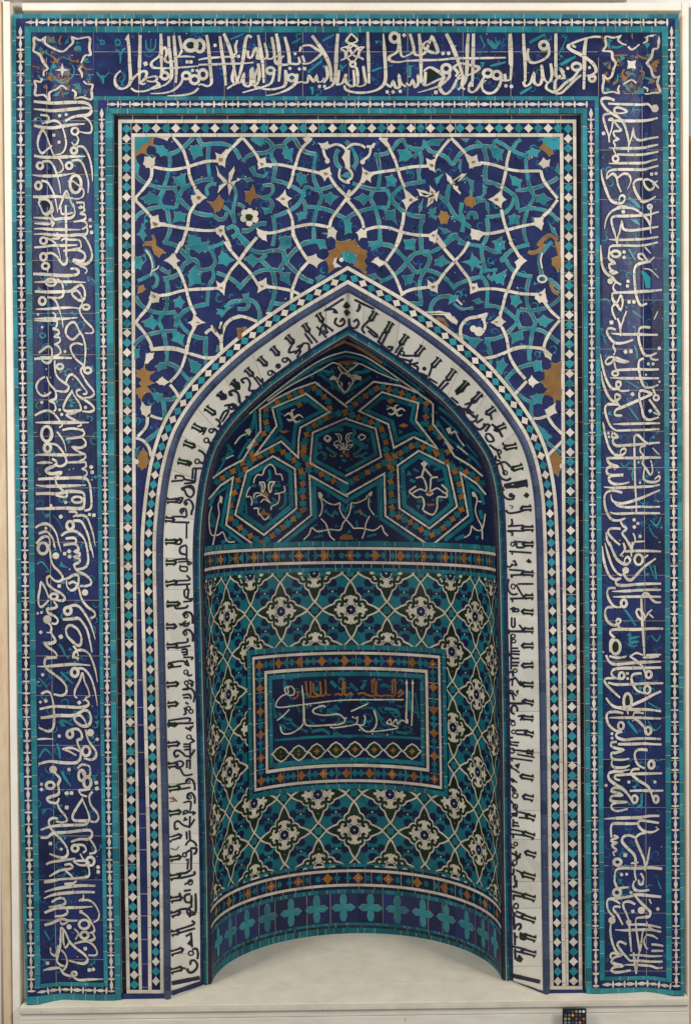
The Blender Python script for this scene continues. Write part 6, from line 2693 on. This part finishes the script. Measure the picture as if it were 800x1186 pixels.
# ------------------------------------------------ niche wall
POL = Polar(0)
UM = 1.56/Polar.K
def zb(y): return (GY-HY)-(y-HY)*(D+D0+BN)/D
def band(pen, z0, z1, mat, tile=14, off=0.0, u0=-UM, u1=UM, joint=True, across=1):
    rail(pen, lambda u: (u, z0), lambda u: (u, z1), u0, u1, mat, tile, joint, off, across, 5)
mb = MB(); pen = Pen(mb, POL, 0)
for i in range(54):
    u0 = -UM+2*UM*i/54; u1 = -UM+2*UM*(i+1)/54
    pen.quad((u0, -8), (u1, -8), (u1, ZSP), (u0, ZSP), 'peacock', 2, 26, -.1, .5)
Z0, Z1 = zb(1001), zb(662)
P = 48.5
rows = [zb(706)-P*k for k in range(-1, 9)]
def cell(cx, cz, full):
    def q(pts, rot):
        c, s_ = [(1, 0), (0, 1), (-1, 0), (0, -1)][rot]
        return [(cx+x*c-y*s_, cz+x*s_+y*c) for x, y in pts]
    for r in range(4):
        half = [(7.5, 6), (10, 11), (15, 13.2), (20, 11.8), (22.5, 8), (29, 5.4), (37.5, 0)]
        loop = half+[(x, -y) for x, y in half[-2::-1]]
        pen.poly(q(loop, r), 'bone', pen.base+.56+R.random()*.08)
        pen.ribbon(q(loop, r), 1.9, 'bone', True, closed=False)
        pen.poly(q([(17.5, 0), (18.8, 5.4), (21.8, 7.2), (24.5, 5.6), (29, 4.1), (35.5, 0), (29, -4.1), (24.5, -5.6), (21.8, -7.2), (18.8, -5.4)], r), 'black_green', pen.base+1.32+R.random()*.02)
        pen.poly(q([(15, 0), (18.5, 2.2), (26.5, 0), (18.5, -2.2)], r), 'bone', pen.base+1.4)
        for sg in (1, -1):
            pen.ribbon(q([(18.2, 5.6*sg), (19, 8.6*sg), (15.6, 11*sg), (11.6, 9.6*sg), (10.4, 6.6*sg), (12.6, 5.2*sg), (14, 6.6*sg)], r), 3.5, 'black_green', True, off=pen.base+1.28+R.random()*.02)
    pen.disc(cx, cz, 8.2, 8.2, 'bone', 8, off=1.45); pen.disc(cx, cz, 6.8, 6.8, 'deep', 8, rot=.4, off=1.6+R.random()*.05); pen.star(cx, cz, 1.8, 'bone', 4, .5, off=1.75)
def knot(cx, cz):
    for sx, sy in ((1, 1), (1, -1)):
        pen.ribbon([(cx-9*sx, cz-9*sy), (cx+9*sx, cz+9*sy)], .01, 'bone', False) if False else None
    pen.ribbon([(cx-11, cz), (cx, cz+11), (cx+11, cz), (cx, cz-11), (cx-11, cz)], 1.9, 'bone', False, closed=True)
    pen.star(cx, cz, 9, 'black_green', 4, .7, off=pen.base+.4+R.random()*.05); pen.star(cx, cz, 6.2, 'peacock', 4, .8, rot=.785, off=.6)
    # X lines running on along the petals
def gap(cx, cz):
    pen.star(cx, cz, 12.5, 'deep', 4, .55, rot=0, off=pen.base+.16+R.random()*.05)
    for a in range(4):
        an = a*math.pi/2
        x, y = cx+11*math.cos(an), cz+11*math.sin(an)
        pen.disc(x, y, 6.4, 6.4, 'deep', 8, off=pen.base+.22+R.random()*.06)
    pen.star(cx, cz, 11.5, 'peacock', 4, .5, rot=math.pi/4, off=pen.base+.34+R.random()*.08)
    pen.star(cx, cz, 1.5, 'bone', 4, .6)
def zin(z, m): return Z0-m < z < Z1+m
for j, z in enumerate(rows):
    for i in range(-6, 7):
        if (i+j+1) % 2 == 0:
            u = i*48
            if abs(u) < UM-6 and zin(z, 20): cell(u, z, True)
        else:
            u = i*48
            if abs(u) < UM-4 and zin(z, 6): knot(u, z)
for j in range(len(rows)-1):
    for i in range(-6, 6):
        u = i*48+24; z = rows[j]-P/2
        if abs(u) < UM-2 and zin(z, 6): gap(u, z)
wall_mb = mb
# drop what runs over the friezes
nb = MB()
for f, m_, a_ in zip(wall_mb.f, wall_mb.m, wall_mb.a):
    v = [wall_mb.v[j] for j in f]
    zz = [p[2]/S for p in v]
    if len(f) == 4 and a_ == .5 or all(Z0-3 < z < Z1+3 for z in zz): nb.face(v, m_, a_)
wall = nb.build('niche_wall', niche)

def starband(pen, z0, z1, per, n, ph=0.0, dots=True):
    zc = (z0+z1)/2; h = (z1-z0)/2-1
    for i in range(-n, n+1):
        u = i*per+ph
        if abs(u) < UM-3: 
            pen.star(u, zc, h+.8, 'amber', 4, .62); 
            if dots and R.random() < .6: pen.star(u, zc, 1.3, 'bone', 4, .6)
        for dx in (-.185, .185):
            v = u+per/2+dx*per
            if abs(v) < UM-3:
                pen.star(v, zc, h*.8, 'peacock', 4, .5, sx=.95)
                pen.star(v, zc, h*.6, 'peacock', 4, .75, rot=.785)
LIFT = 1.2
mb = MB(); pen = Pen(mb, POL, LIFT)
band(pen, zb(632.5), zb(627), 'peacock', 16, .2); band(pen, zb(633.5), zb(632.5), 'deep', 20, .1)
band(pen, zb(636.5), zb(633.5), 'bone', 18, .3); band(pen, zb(650), zb(636.5), 'deep', 10, 0, across=2)
band(pen, zb(653), zb(650), 'bone', 18, .3); band(pen, zb(657.5), zb(653), 'deep', 12, .1); band(pen, zb(662), zb(657.5), 'peacock', 16, .2)
starband(pen, zb(650), zb(636.5), 34, 8)
mb.build('upper_frieze', niche)
mb = MB(); pen = Pen(mb, POL, LIFT)
for a, b, m_, tl, o_ in ((1003.5, 999.5, 'peacock', 16, .2), (1006.5, 1003.5, 'deep', 18, .1), (1009.5, 1006.5, 'bone', 16, .3), (1023, 1009.5, 'deep', 12, 0),
                     (1026, 1023, 'bone', 16, .3), (1029.5, 1026, 'deep', 18, .1), (1034, 1029.5, 'peacock', 10, .2), (1068, 1034, 'cobalt', 34, 0),
                     (1071, 1068, 'peacock', 12, .2), (1074, 1071, 'ink', 14, .1), (1084, 1074, 'peacock', 11, .2)):
    band(pen, zb(a), zb(b), m_, tl, o_, across=3 if a-b > 9 else 1)
starband(pen, zb(1023), zb(1009.5), 40.5, 7, 4)
zc = zb(1050.5)
for i in range(-8, 9):
    u = i*36+20
    if abs(u) > UM-3: continue
    h, w_ = 17.5, 15.5
    pts = [(3.4, 3.6), (8, 4.6), (11, 4.2), (w_, 0), (11, -4.2), (8, -4.6), (3.4, -3.6), (4.4, -9), (4.2, -13), (2.2, -h), (-2.2, -h), (-4.2, -13), (-4.4, -9), (-3.4, -3.6), (-8, -4.6), (-11, -4.2), (-w_, 0), (-11, 4.2), (-8, 4.6), (-3.4, 3.6), (-4.4, 9), (-4.2, 13), (-2.2, h), (2.2, h), (4.2, 13), (4.4, 9)]
    pen.poly([(u+x, zc+y) for x, y in pts], 'turquoise', outline=.3)
chips(pen, 90, (-250, 250), (2, 62), .8, 1.0); chips(pen, 30, (-250, 250), (2, 12), .9, 1.6)
mb.build('lower_frieze', niche)

# ------------------------------------------------ plaque
mb = MB(); PL = 2.2; pen = Pen(mb, POL, PL)
UA = .830/Polar.K; POLS = Polar(0)
class Shift(Polar):
    def pt(s, u, z, off): return Polar.pt(s, u-.055/s.K, z, off)
pen = Pen(mb, Shift(0), PL)
UA = .830/Polar.K; ZT, ZB_ = zb(746.6), zb(913)
rg = [0, 6.3, 9.1, 12.6, 29, 33, 35.5, 41]
for k, (m_, o_) in enumerate((('peacock', .2), ('deep', .05), ('bone', .4), ('deep', 0), ('bone', .4), ('deep', .05), ('peacock', .2))):
    a, b = rg[k], rg[k+1]; tl = 16
    ar = 3 if k == 3 else 1
    L1, L2 = -UA+a, -UA+b
    for sg in (1, -1):
        rail(pen, lambda z: (sg*L1, z), lambda z: (sg*L2, z), ZB_+a, ZT-a, m_, tl, True, o_, ar, 8)
        zz = (ZT-a, ZT-b) if sg > 0 else (ZB_+a, ZB_+b)
        rail(pen, lambda u: (u, zz[0]), lambda u: (u, zz[1]), -UA+b*.9, UA-b*.9, m_, tl, True, o_+.02, ar, 5)
rc = (rg[3]+rg[4])/2; h = 7
def oc(u, z):
    pen.star(u, z, h, 'amber', 4, .6)
    if R.random() < .4: pen.star(u, z, 1.2, 'bone', 4, .6)
def tq(u, z, vert):
    for s_ in (-4.2, 4.2):
        x, y = (u, z+s_) if vert else (u+s_, z)
        pen.star(x, y, 5.6, 'peacock', 4, .55); pen.star(x, y, 4, 'peacock', 4, .75, rot=.785)
n = 8
for zz in (ZT-rc, ZB_+rc):
    for i in range(n+1):
        u = -UA+rc+(2*UA-2*rc)*i/n; oc(u, zz)
        if i < n: tq(u+(UA-rc)/n, zz, False)
for sg in (-1, 1):
    n2 = 5
    for i in range(n2):
        z = ZB_+rc+(ZT-ZB_-2*rc)*i/n2
        if i: oc(sg*(UA-rc), z)
        tq(sg*(UA-rc), z+(ZT-ZB_-2*rc)/n2/2, True)
ia = rg[7]
band(pen, ZB_+ia, ZT-ia, 'deep', 30, .02, -UA+ia, UA-ia, False, 10)
pq = mb.build('plaque', niche)
mb = MB(); pen = Pen(mb, Niche(PL), .1)
for i in range(150):
    x = 322+R.random()*162; y = 786+R.random()*64
    a = R.random()*6.28; r = 3+R.random()*4
    pen.ribbon([(x+r*math.cos(a+t)*(1-t*.12), y+r*.7*math.sin(a+t)*(1-t*.12)) for t in np.linspace(0, 3.4, 6)], 1.0+R.random()*2.0, R.choice(['peacock', 'peacock', 'deep']), off=.15+R.random()*.2+PL*0, tb=.3, te=.3)
draw_trace('@315 775 4.444'+HOOD.split('@315 775 4.444')[1], lambda m, x, y: pen, 'plaque')
pen.ribbon([(317, 857), (360, 853.5), (402, 852), (445, 852.5), (492, 855)], 3, 'peacock')
pen.ribbon([(317, 888), (360, 883), (402, 881), (445, 881.5), (492, 884)], 3, 'peacock')
for x, y in zip((324, 345, 366.3, 388.8, 411, 433.6, 455.6, 478), (873, 871.5, 869.5, 867.7, 867.3, 867.7, 868.4, 869.8)):
    lens = [(-10.5, 0), (-7.5, -2.6), (-5.5, -5.6), (-2.5, -7.4), (0, -8.8), (2.5, -7.4), (5.5, -5.6), (7.5, -2.6), (10.5, 0), (7.5, 2.6), (5.5, 5.6), (2.5, 7.4), (0, 8.8), (-2.5, 7.4), (-5.5, 5.6), (-7.5, 2.6)]
    pen.poly([(x+a*.9, y+b*.9) for a, b in lens], 'black_green', off=pen.base+.3)
    pen.ribbon([(x+a, y+b) for a, b in lens+[lens[0]]], 1.5, 'bone', False, closed=True)
    pen.star(x, y, 4.2, 'amber', 4, .45); pen.star(x, y, 2.6, 'amber', 4, .7, rot=.785)
mb.build('lettering', pq)

# ------------------------------------------------ hood
mb = MB()
zs = [ZSP+(ZTOP-ZSP)*(1-(1-i/60)**1.5) for i in range(61)]
for a, b in zip(zs[:-1], zs[1:]):
    for i in range(80):
        t0 = -1.5708+math.pi*i/80; t1 = t0+math.pi/80
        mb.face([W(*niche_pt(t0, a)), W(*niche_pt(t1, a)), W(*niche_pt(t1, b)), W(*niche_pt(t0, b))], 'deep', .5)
hood = mb.build('hood', niche)
mb = MB(); pen = Pen(mb, NICHE, 0)
for i in range(420):       # fine cut ground pieces
    y = 420+R.random()*205; w_ = min(150, 150*((y-395)/150)**.6)
    x = 405+(R.random()*2-1)*w_
    pen.star(x, y, 1.5+R.random()*2.5, R.choice(['peacock', 'peacock', 'deep']), 3, .5, rot=R.random()*6, off=.12+R.random()*.1)
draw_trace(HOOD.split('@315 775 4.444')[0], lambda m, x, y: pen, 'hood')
mb.build('star_mosaic', hood)

# ================================================================== setting
def plain(name, col, col2, rough=.6, scale=6, bump=.3, stretch=(1, 1, 1), speck=None):
    m = bpy.data.materials.new(name); m.use_nodes = True; nt = m.node_tree; N = nt.nodes; L = nt.links; bs = N['Principled BSDF']
    tc = N.new('ShaderNodeTexCoord'); mp = N.new('ShaderNodeMapping'); mp.inputs['Scale'].default_value = stretch
    L.new(tc.outputs['Object'], mp.inputs[0])
    n = N.new('ShaderNodeTexNoise'); n.inputs['Scale'].default_value = scale; n.inputs['Detail'].default_value = 9; n.inputs['Roughness'].default_value = .65
    L.new(mp.outputs[0], n.inputs['Vector'])
    rp = N.new('ShaderNodeValToRGB'); rp.color_ramp.elements[0].position = .3; rp.color_ramp.elements[1].position = .7
    rp.color_ramp.elements[0].color = col; rp.color_ramp.elements[1].color = col2
    L.new(n.outputs['Fac'], rp.inputs[0]); out = rp.outputs[0]
    if speck:
        v = N.new('ShaderNodeTexNoise'); v.inputs['Scale'].default_value = 26; v.inputs['Detail'].default_value = 4; L.new(tc.outputs['Object'], v.inputs['Vector'])
        r2 = N.new('ShaderNodeValToRGB'); r2.color_ramp.elements[0].position = .71; r2.color_ramp.elements[1].position = .74
        L.new(v.outputs['Fac'], r2.inputs[0])
        mx = N.new('ShaderNodeMix'); mx.data_type = 'RGBA'; mx.inputs[7].default_value = speck; L.new(r2.outputs[0], mx.inputs[0]); L.new(out, mx.inputs[6]); out = mx.outputs[2]
    L.new(out, bs.inputs['Base Color']); bs.inputs['Roughness'].default_value = rough; bs.inputs['Specular IOR Level'].default_value = .25
    bu = N.new('ShaderNodeBump'); bu.inputs['Strength'].default_value = bump; bu.inputs['Distance'].default_value = .003
    L.new(n.outputs['Fac'], bu.inputs['Height']); L.new(bu.outputs[0], bs.inputs['Normal'])
    MATS[name] = m
plain('plaster', rgb(226, 218, 202), rgb(242, 235, 222), .8, 5)
plain('old_paint', rgb(196, 186, 168), rgb(216, 208, 192), .7, 7, .4, speck=rgb(150, 120, 95))
plain('floor_paint', rgb(214, 205, 186), rgb(232, 224, 206), .6, 9, .25)
plain('pine', rgb(200, 170, 134), rgb(224, 202, 172), .6, 12, .3, (3, 3, .5))
plain('grey_wall', rgb(216, 210, 202), rgb(226, 220, 213), .8, 3)
plain('board', rgb(204, 196, 180), rgb(228, 221, 208), .6, 8, .5, (.4, 3, 3), speck=rgb(120, 92, 66))
def boxes(name, lst, parent=None, tilt=0.0):
    """boxes (x0,x1,d0,d1,z0,z1) in units with a slight bevel"""
    import bmesh
    bm = bmesh.new()
    for (x0, x1, d0, d1, z0, z1) in lst:
        if not isinstance(x0, tuple): x0 = (x0, x0)
        if not isinstance(x1, tuple): x1 = (x1, x1)
        v = [bm.verts.new(W(x[k], d, (z0, z1)[k]+(x[k]+225)*tilt)) for x in (x0, x1) for d in (d0, d1) for k in (0, 1)]
        for f in ((0, 1, 3, 2), (4, 6, 7, 5), (0, 4, 5, 1), (2, 3, 7, 6), (0, 2, 6, 4), (1, 5, 7, 3)): bm.faces.new([v[i] for i in f])
    bmesh.ops.recalc_face_normals(bm, faces=bm.faces)
    bmesh.ops.bevel(bm, geom=bm.edges[:], offset=.0022, segments=2, affect='EDGES')
    me = bpy.data.meshes.new(name); bm.to_mesh(me); bm.free()
    o = bpy.data.objects.new(name, me); COL.objects.link(o)
    if parent: o.parent = parent
    return o
def setmat(o, m): o.data.materials.append(MATS[m]); return o
TILT = .0135
# floor slab inside and before the niche
fl = setmat(boxes('floor', [(-373.5, 389.5, -19, 30, -14, 0), (-215, 225, 30.2, 320, -14, -.05)], None, TILT), 'floor_paint'); fl['kind'] = 'structure'
wl = setmat(boxes('wall', [(-700, -399, -2, 10, -300, 1500), (403, 700, -4, 10, -300, 1500), (-399, 403, -2, 10, 1147, 1500)]), 'grey_wall'); wl['kind'] = 'structure'
# painted boards round the niche
fr = bpy.data.objects.new('surround_frame', None); COL.objects.link(fr)
tag(fr, 'cream painted wooden surround with a bare pine edge holding the tiled niche', 'wooden surround')
setmat(boxes('side_board', [((-383, -395), (-374.2, -386), -13, 30, -60, 1149)], fr), 'plaster')
setmat(boxes('side_board', [((390.5, 383.8), (393, 392), -10, 30, -60, 1149)], fr), 'plaster')
setmat(boxes('side_board', [((-373.9, -385.6), (-367, -380), 1, 30, -60, 1139)], fr), 'plaster')
setmat(boxes('top_board', [(-373.5, 390, -9, 30, 1140.3, 1149)], fr), 'plaster')
setmat(boxes('pine_batten', [((-391.8, -412), (-383.3, -395.4), -15, 24, -90, 1149)], fr), 'pine')
setmat(boxes('pine_batten', [((393.6, 397), (430, 430), -8, 24, -90, 1000)], fr), 'pine')
setmat(boxes('top_rail', [(-395, 322, -26, 30, 1152, 1172)], fr), 'grey_wall')
# plinth below
pl = bpy.data.objects.new('plinth', None); COL.objects.link(pl)
tag(pl, 'worn white painted plank plinth under the tiled niche', 'plinth')
setmat(boxes('nosing', [(-373, 389, -24, -19.3, -6, -1.2)], pl, TILT), 'old_paint')
setmat(boxes('front_board', [(-373, 389, -22, 10, -29, -14.5)], pl, TILT), 'board')
setmat(boxes('front_board', [(-373, 389, -21.4, 10, -60, -29.6)], pl, TILT), 'pine')
setmat(boxes('cornice', [(-373, 389, -21, -19.2, -14.2, -6.3)], pl, TILT), 'board')
# tiles' backing so the niche is solid
mb = MB()
mb.face([W(-388, 40, -10), W(388, 40, -10), W(388, 40, 1140), W(-388, 40, 1140)], 'grout')
# colour chart
cards = bpy.data.objects.new('colour_chart', None); COL.objects.link(cards)
tag(cards, 'small black photographic colour chart with rows of bright squares at the foot of the niche', 'colour chart')
def solid(name, c, rough=.6):
    m = bpy.data.materials.new(name); m.use_nodes = True; nt = m.node_tree; b = nt.nodes['Principled BSDF']
    n = nt.nodes.new('ShaderNodeTexNoise'); n.inputs['Scale'].default_value = 300
    mx = nt.nodes.new('ShaderNodeMix'); mx.data_type = 'RGBA'; mx.inputs[6].default_value = c; mx.inputs[7].default_value = tuple(v*.85 for v in c[:3])+(1,)
    nt.links.new(n.outputs['Fac'], mx.inputs[0]); nt.links.new(mx.outputs[2], b.inputs['Base Color'])
    b.inputs['Roughness'].default_value = rough; MATS[name] = m
solid('chart_black', rgb(12, 12, 14))
cc = [[(30, 22, 22), (44, 48, 52), (80, 88, 72), (150, 142, 156), (186, 196, 180), (246, 246, 246)],
      [(40, 96, 140), (150, 84, 120), (214, 180, 80), (130, 42, 34), (44, 108, 76), (20, 40, 90)],
      [(206, 160, 70), (150, 164, 66), (62, 30, 52), (178, 58, 76), (52, 60, 104), (206, 106, 66)],
      [(84, 176, 160), (130, 120, 160), (66, 88, 44), (84, 116, 140), (192, 140, 124), (96, 52, 40)]]
x0, x1, zt = 651-CX, 678.6-CX, 2.3
setmat(boxes('card', [(x0*.976, x1*.976, -32, -30.4, zt-32, zt)], cards), 'chart_black')
for r_, row in enumerate(cc):
    for c_, c in enumerate(row):
        nm = 'chart_colour_%s' % '_'.join(map(str, c)); solid(nm, rgb(*c))
        mbp = MB(); cx_ = x0*.976+3.2+c_*4.1; cz_ = zt-3.2-r_*4.15
        setmat(boxes('colour_square', [(cx_-1.35, cx_+1.35, -32.5, -31.8, cz_-1.35, cz_+1.35)], cards), nm)

# ================================================================== light and camera
w = bpy.data.worlds.new('World'); scene.world = w; w.use_nodes = True
bg = w.node_tree.nodes['Background']; bg.inputs[0].default_value = (.93, .96, 1, 1); bg.inputs[1].default_value = AMB
def area(name, loc_, tgt, size, power, col, sy=None):
    l = bpy.data.lights.new(name, 'AREA'); l.energy = power; l.size = size; l.color = col
    if sy: l.shape = 'RECTANGLE'; l.size_y = sy
    o = bpy.data.objects.new(name, l); COL.objects.link(o); o.location = loc_
    o.rotation_euler = (Vector(tgt)-Vector(loc_)).to_track_quat('-Z', 'Y').to_euler()
for a_ in LIGHTS: area(*a_)
cam = bpy.data.cameras.new('camera'); co = bpy.data.objects.new('camera', cam); COL.objects.link(co)
co.location = (0, -D*S, (GY-HY)*S); co.rotation_euler = (math.pi/2, 0, 0)
cam.sensor_fit = 'VERTICAL'; cam.sensor_height = 24; cam.lens = 24*D/1186
cam.shift_y = (569-593)/1186; cam.shift_x = -(402-400)/1186
cam.clip_end = 100; cam.clip_start = .05
scene.camera = co
vs = scene.view_settings; vs.view_transform = 'Standard'; vs.look = 'None'; vs.exposure = 0; vs.gamma = 1
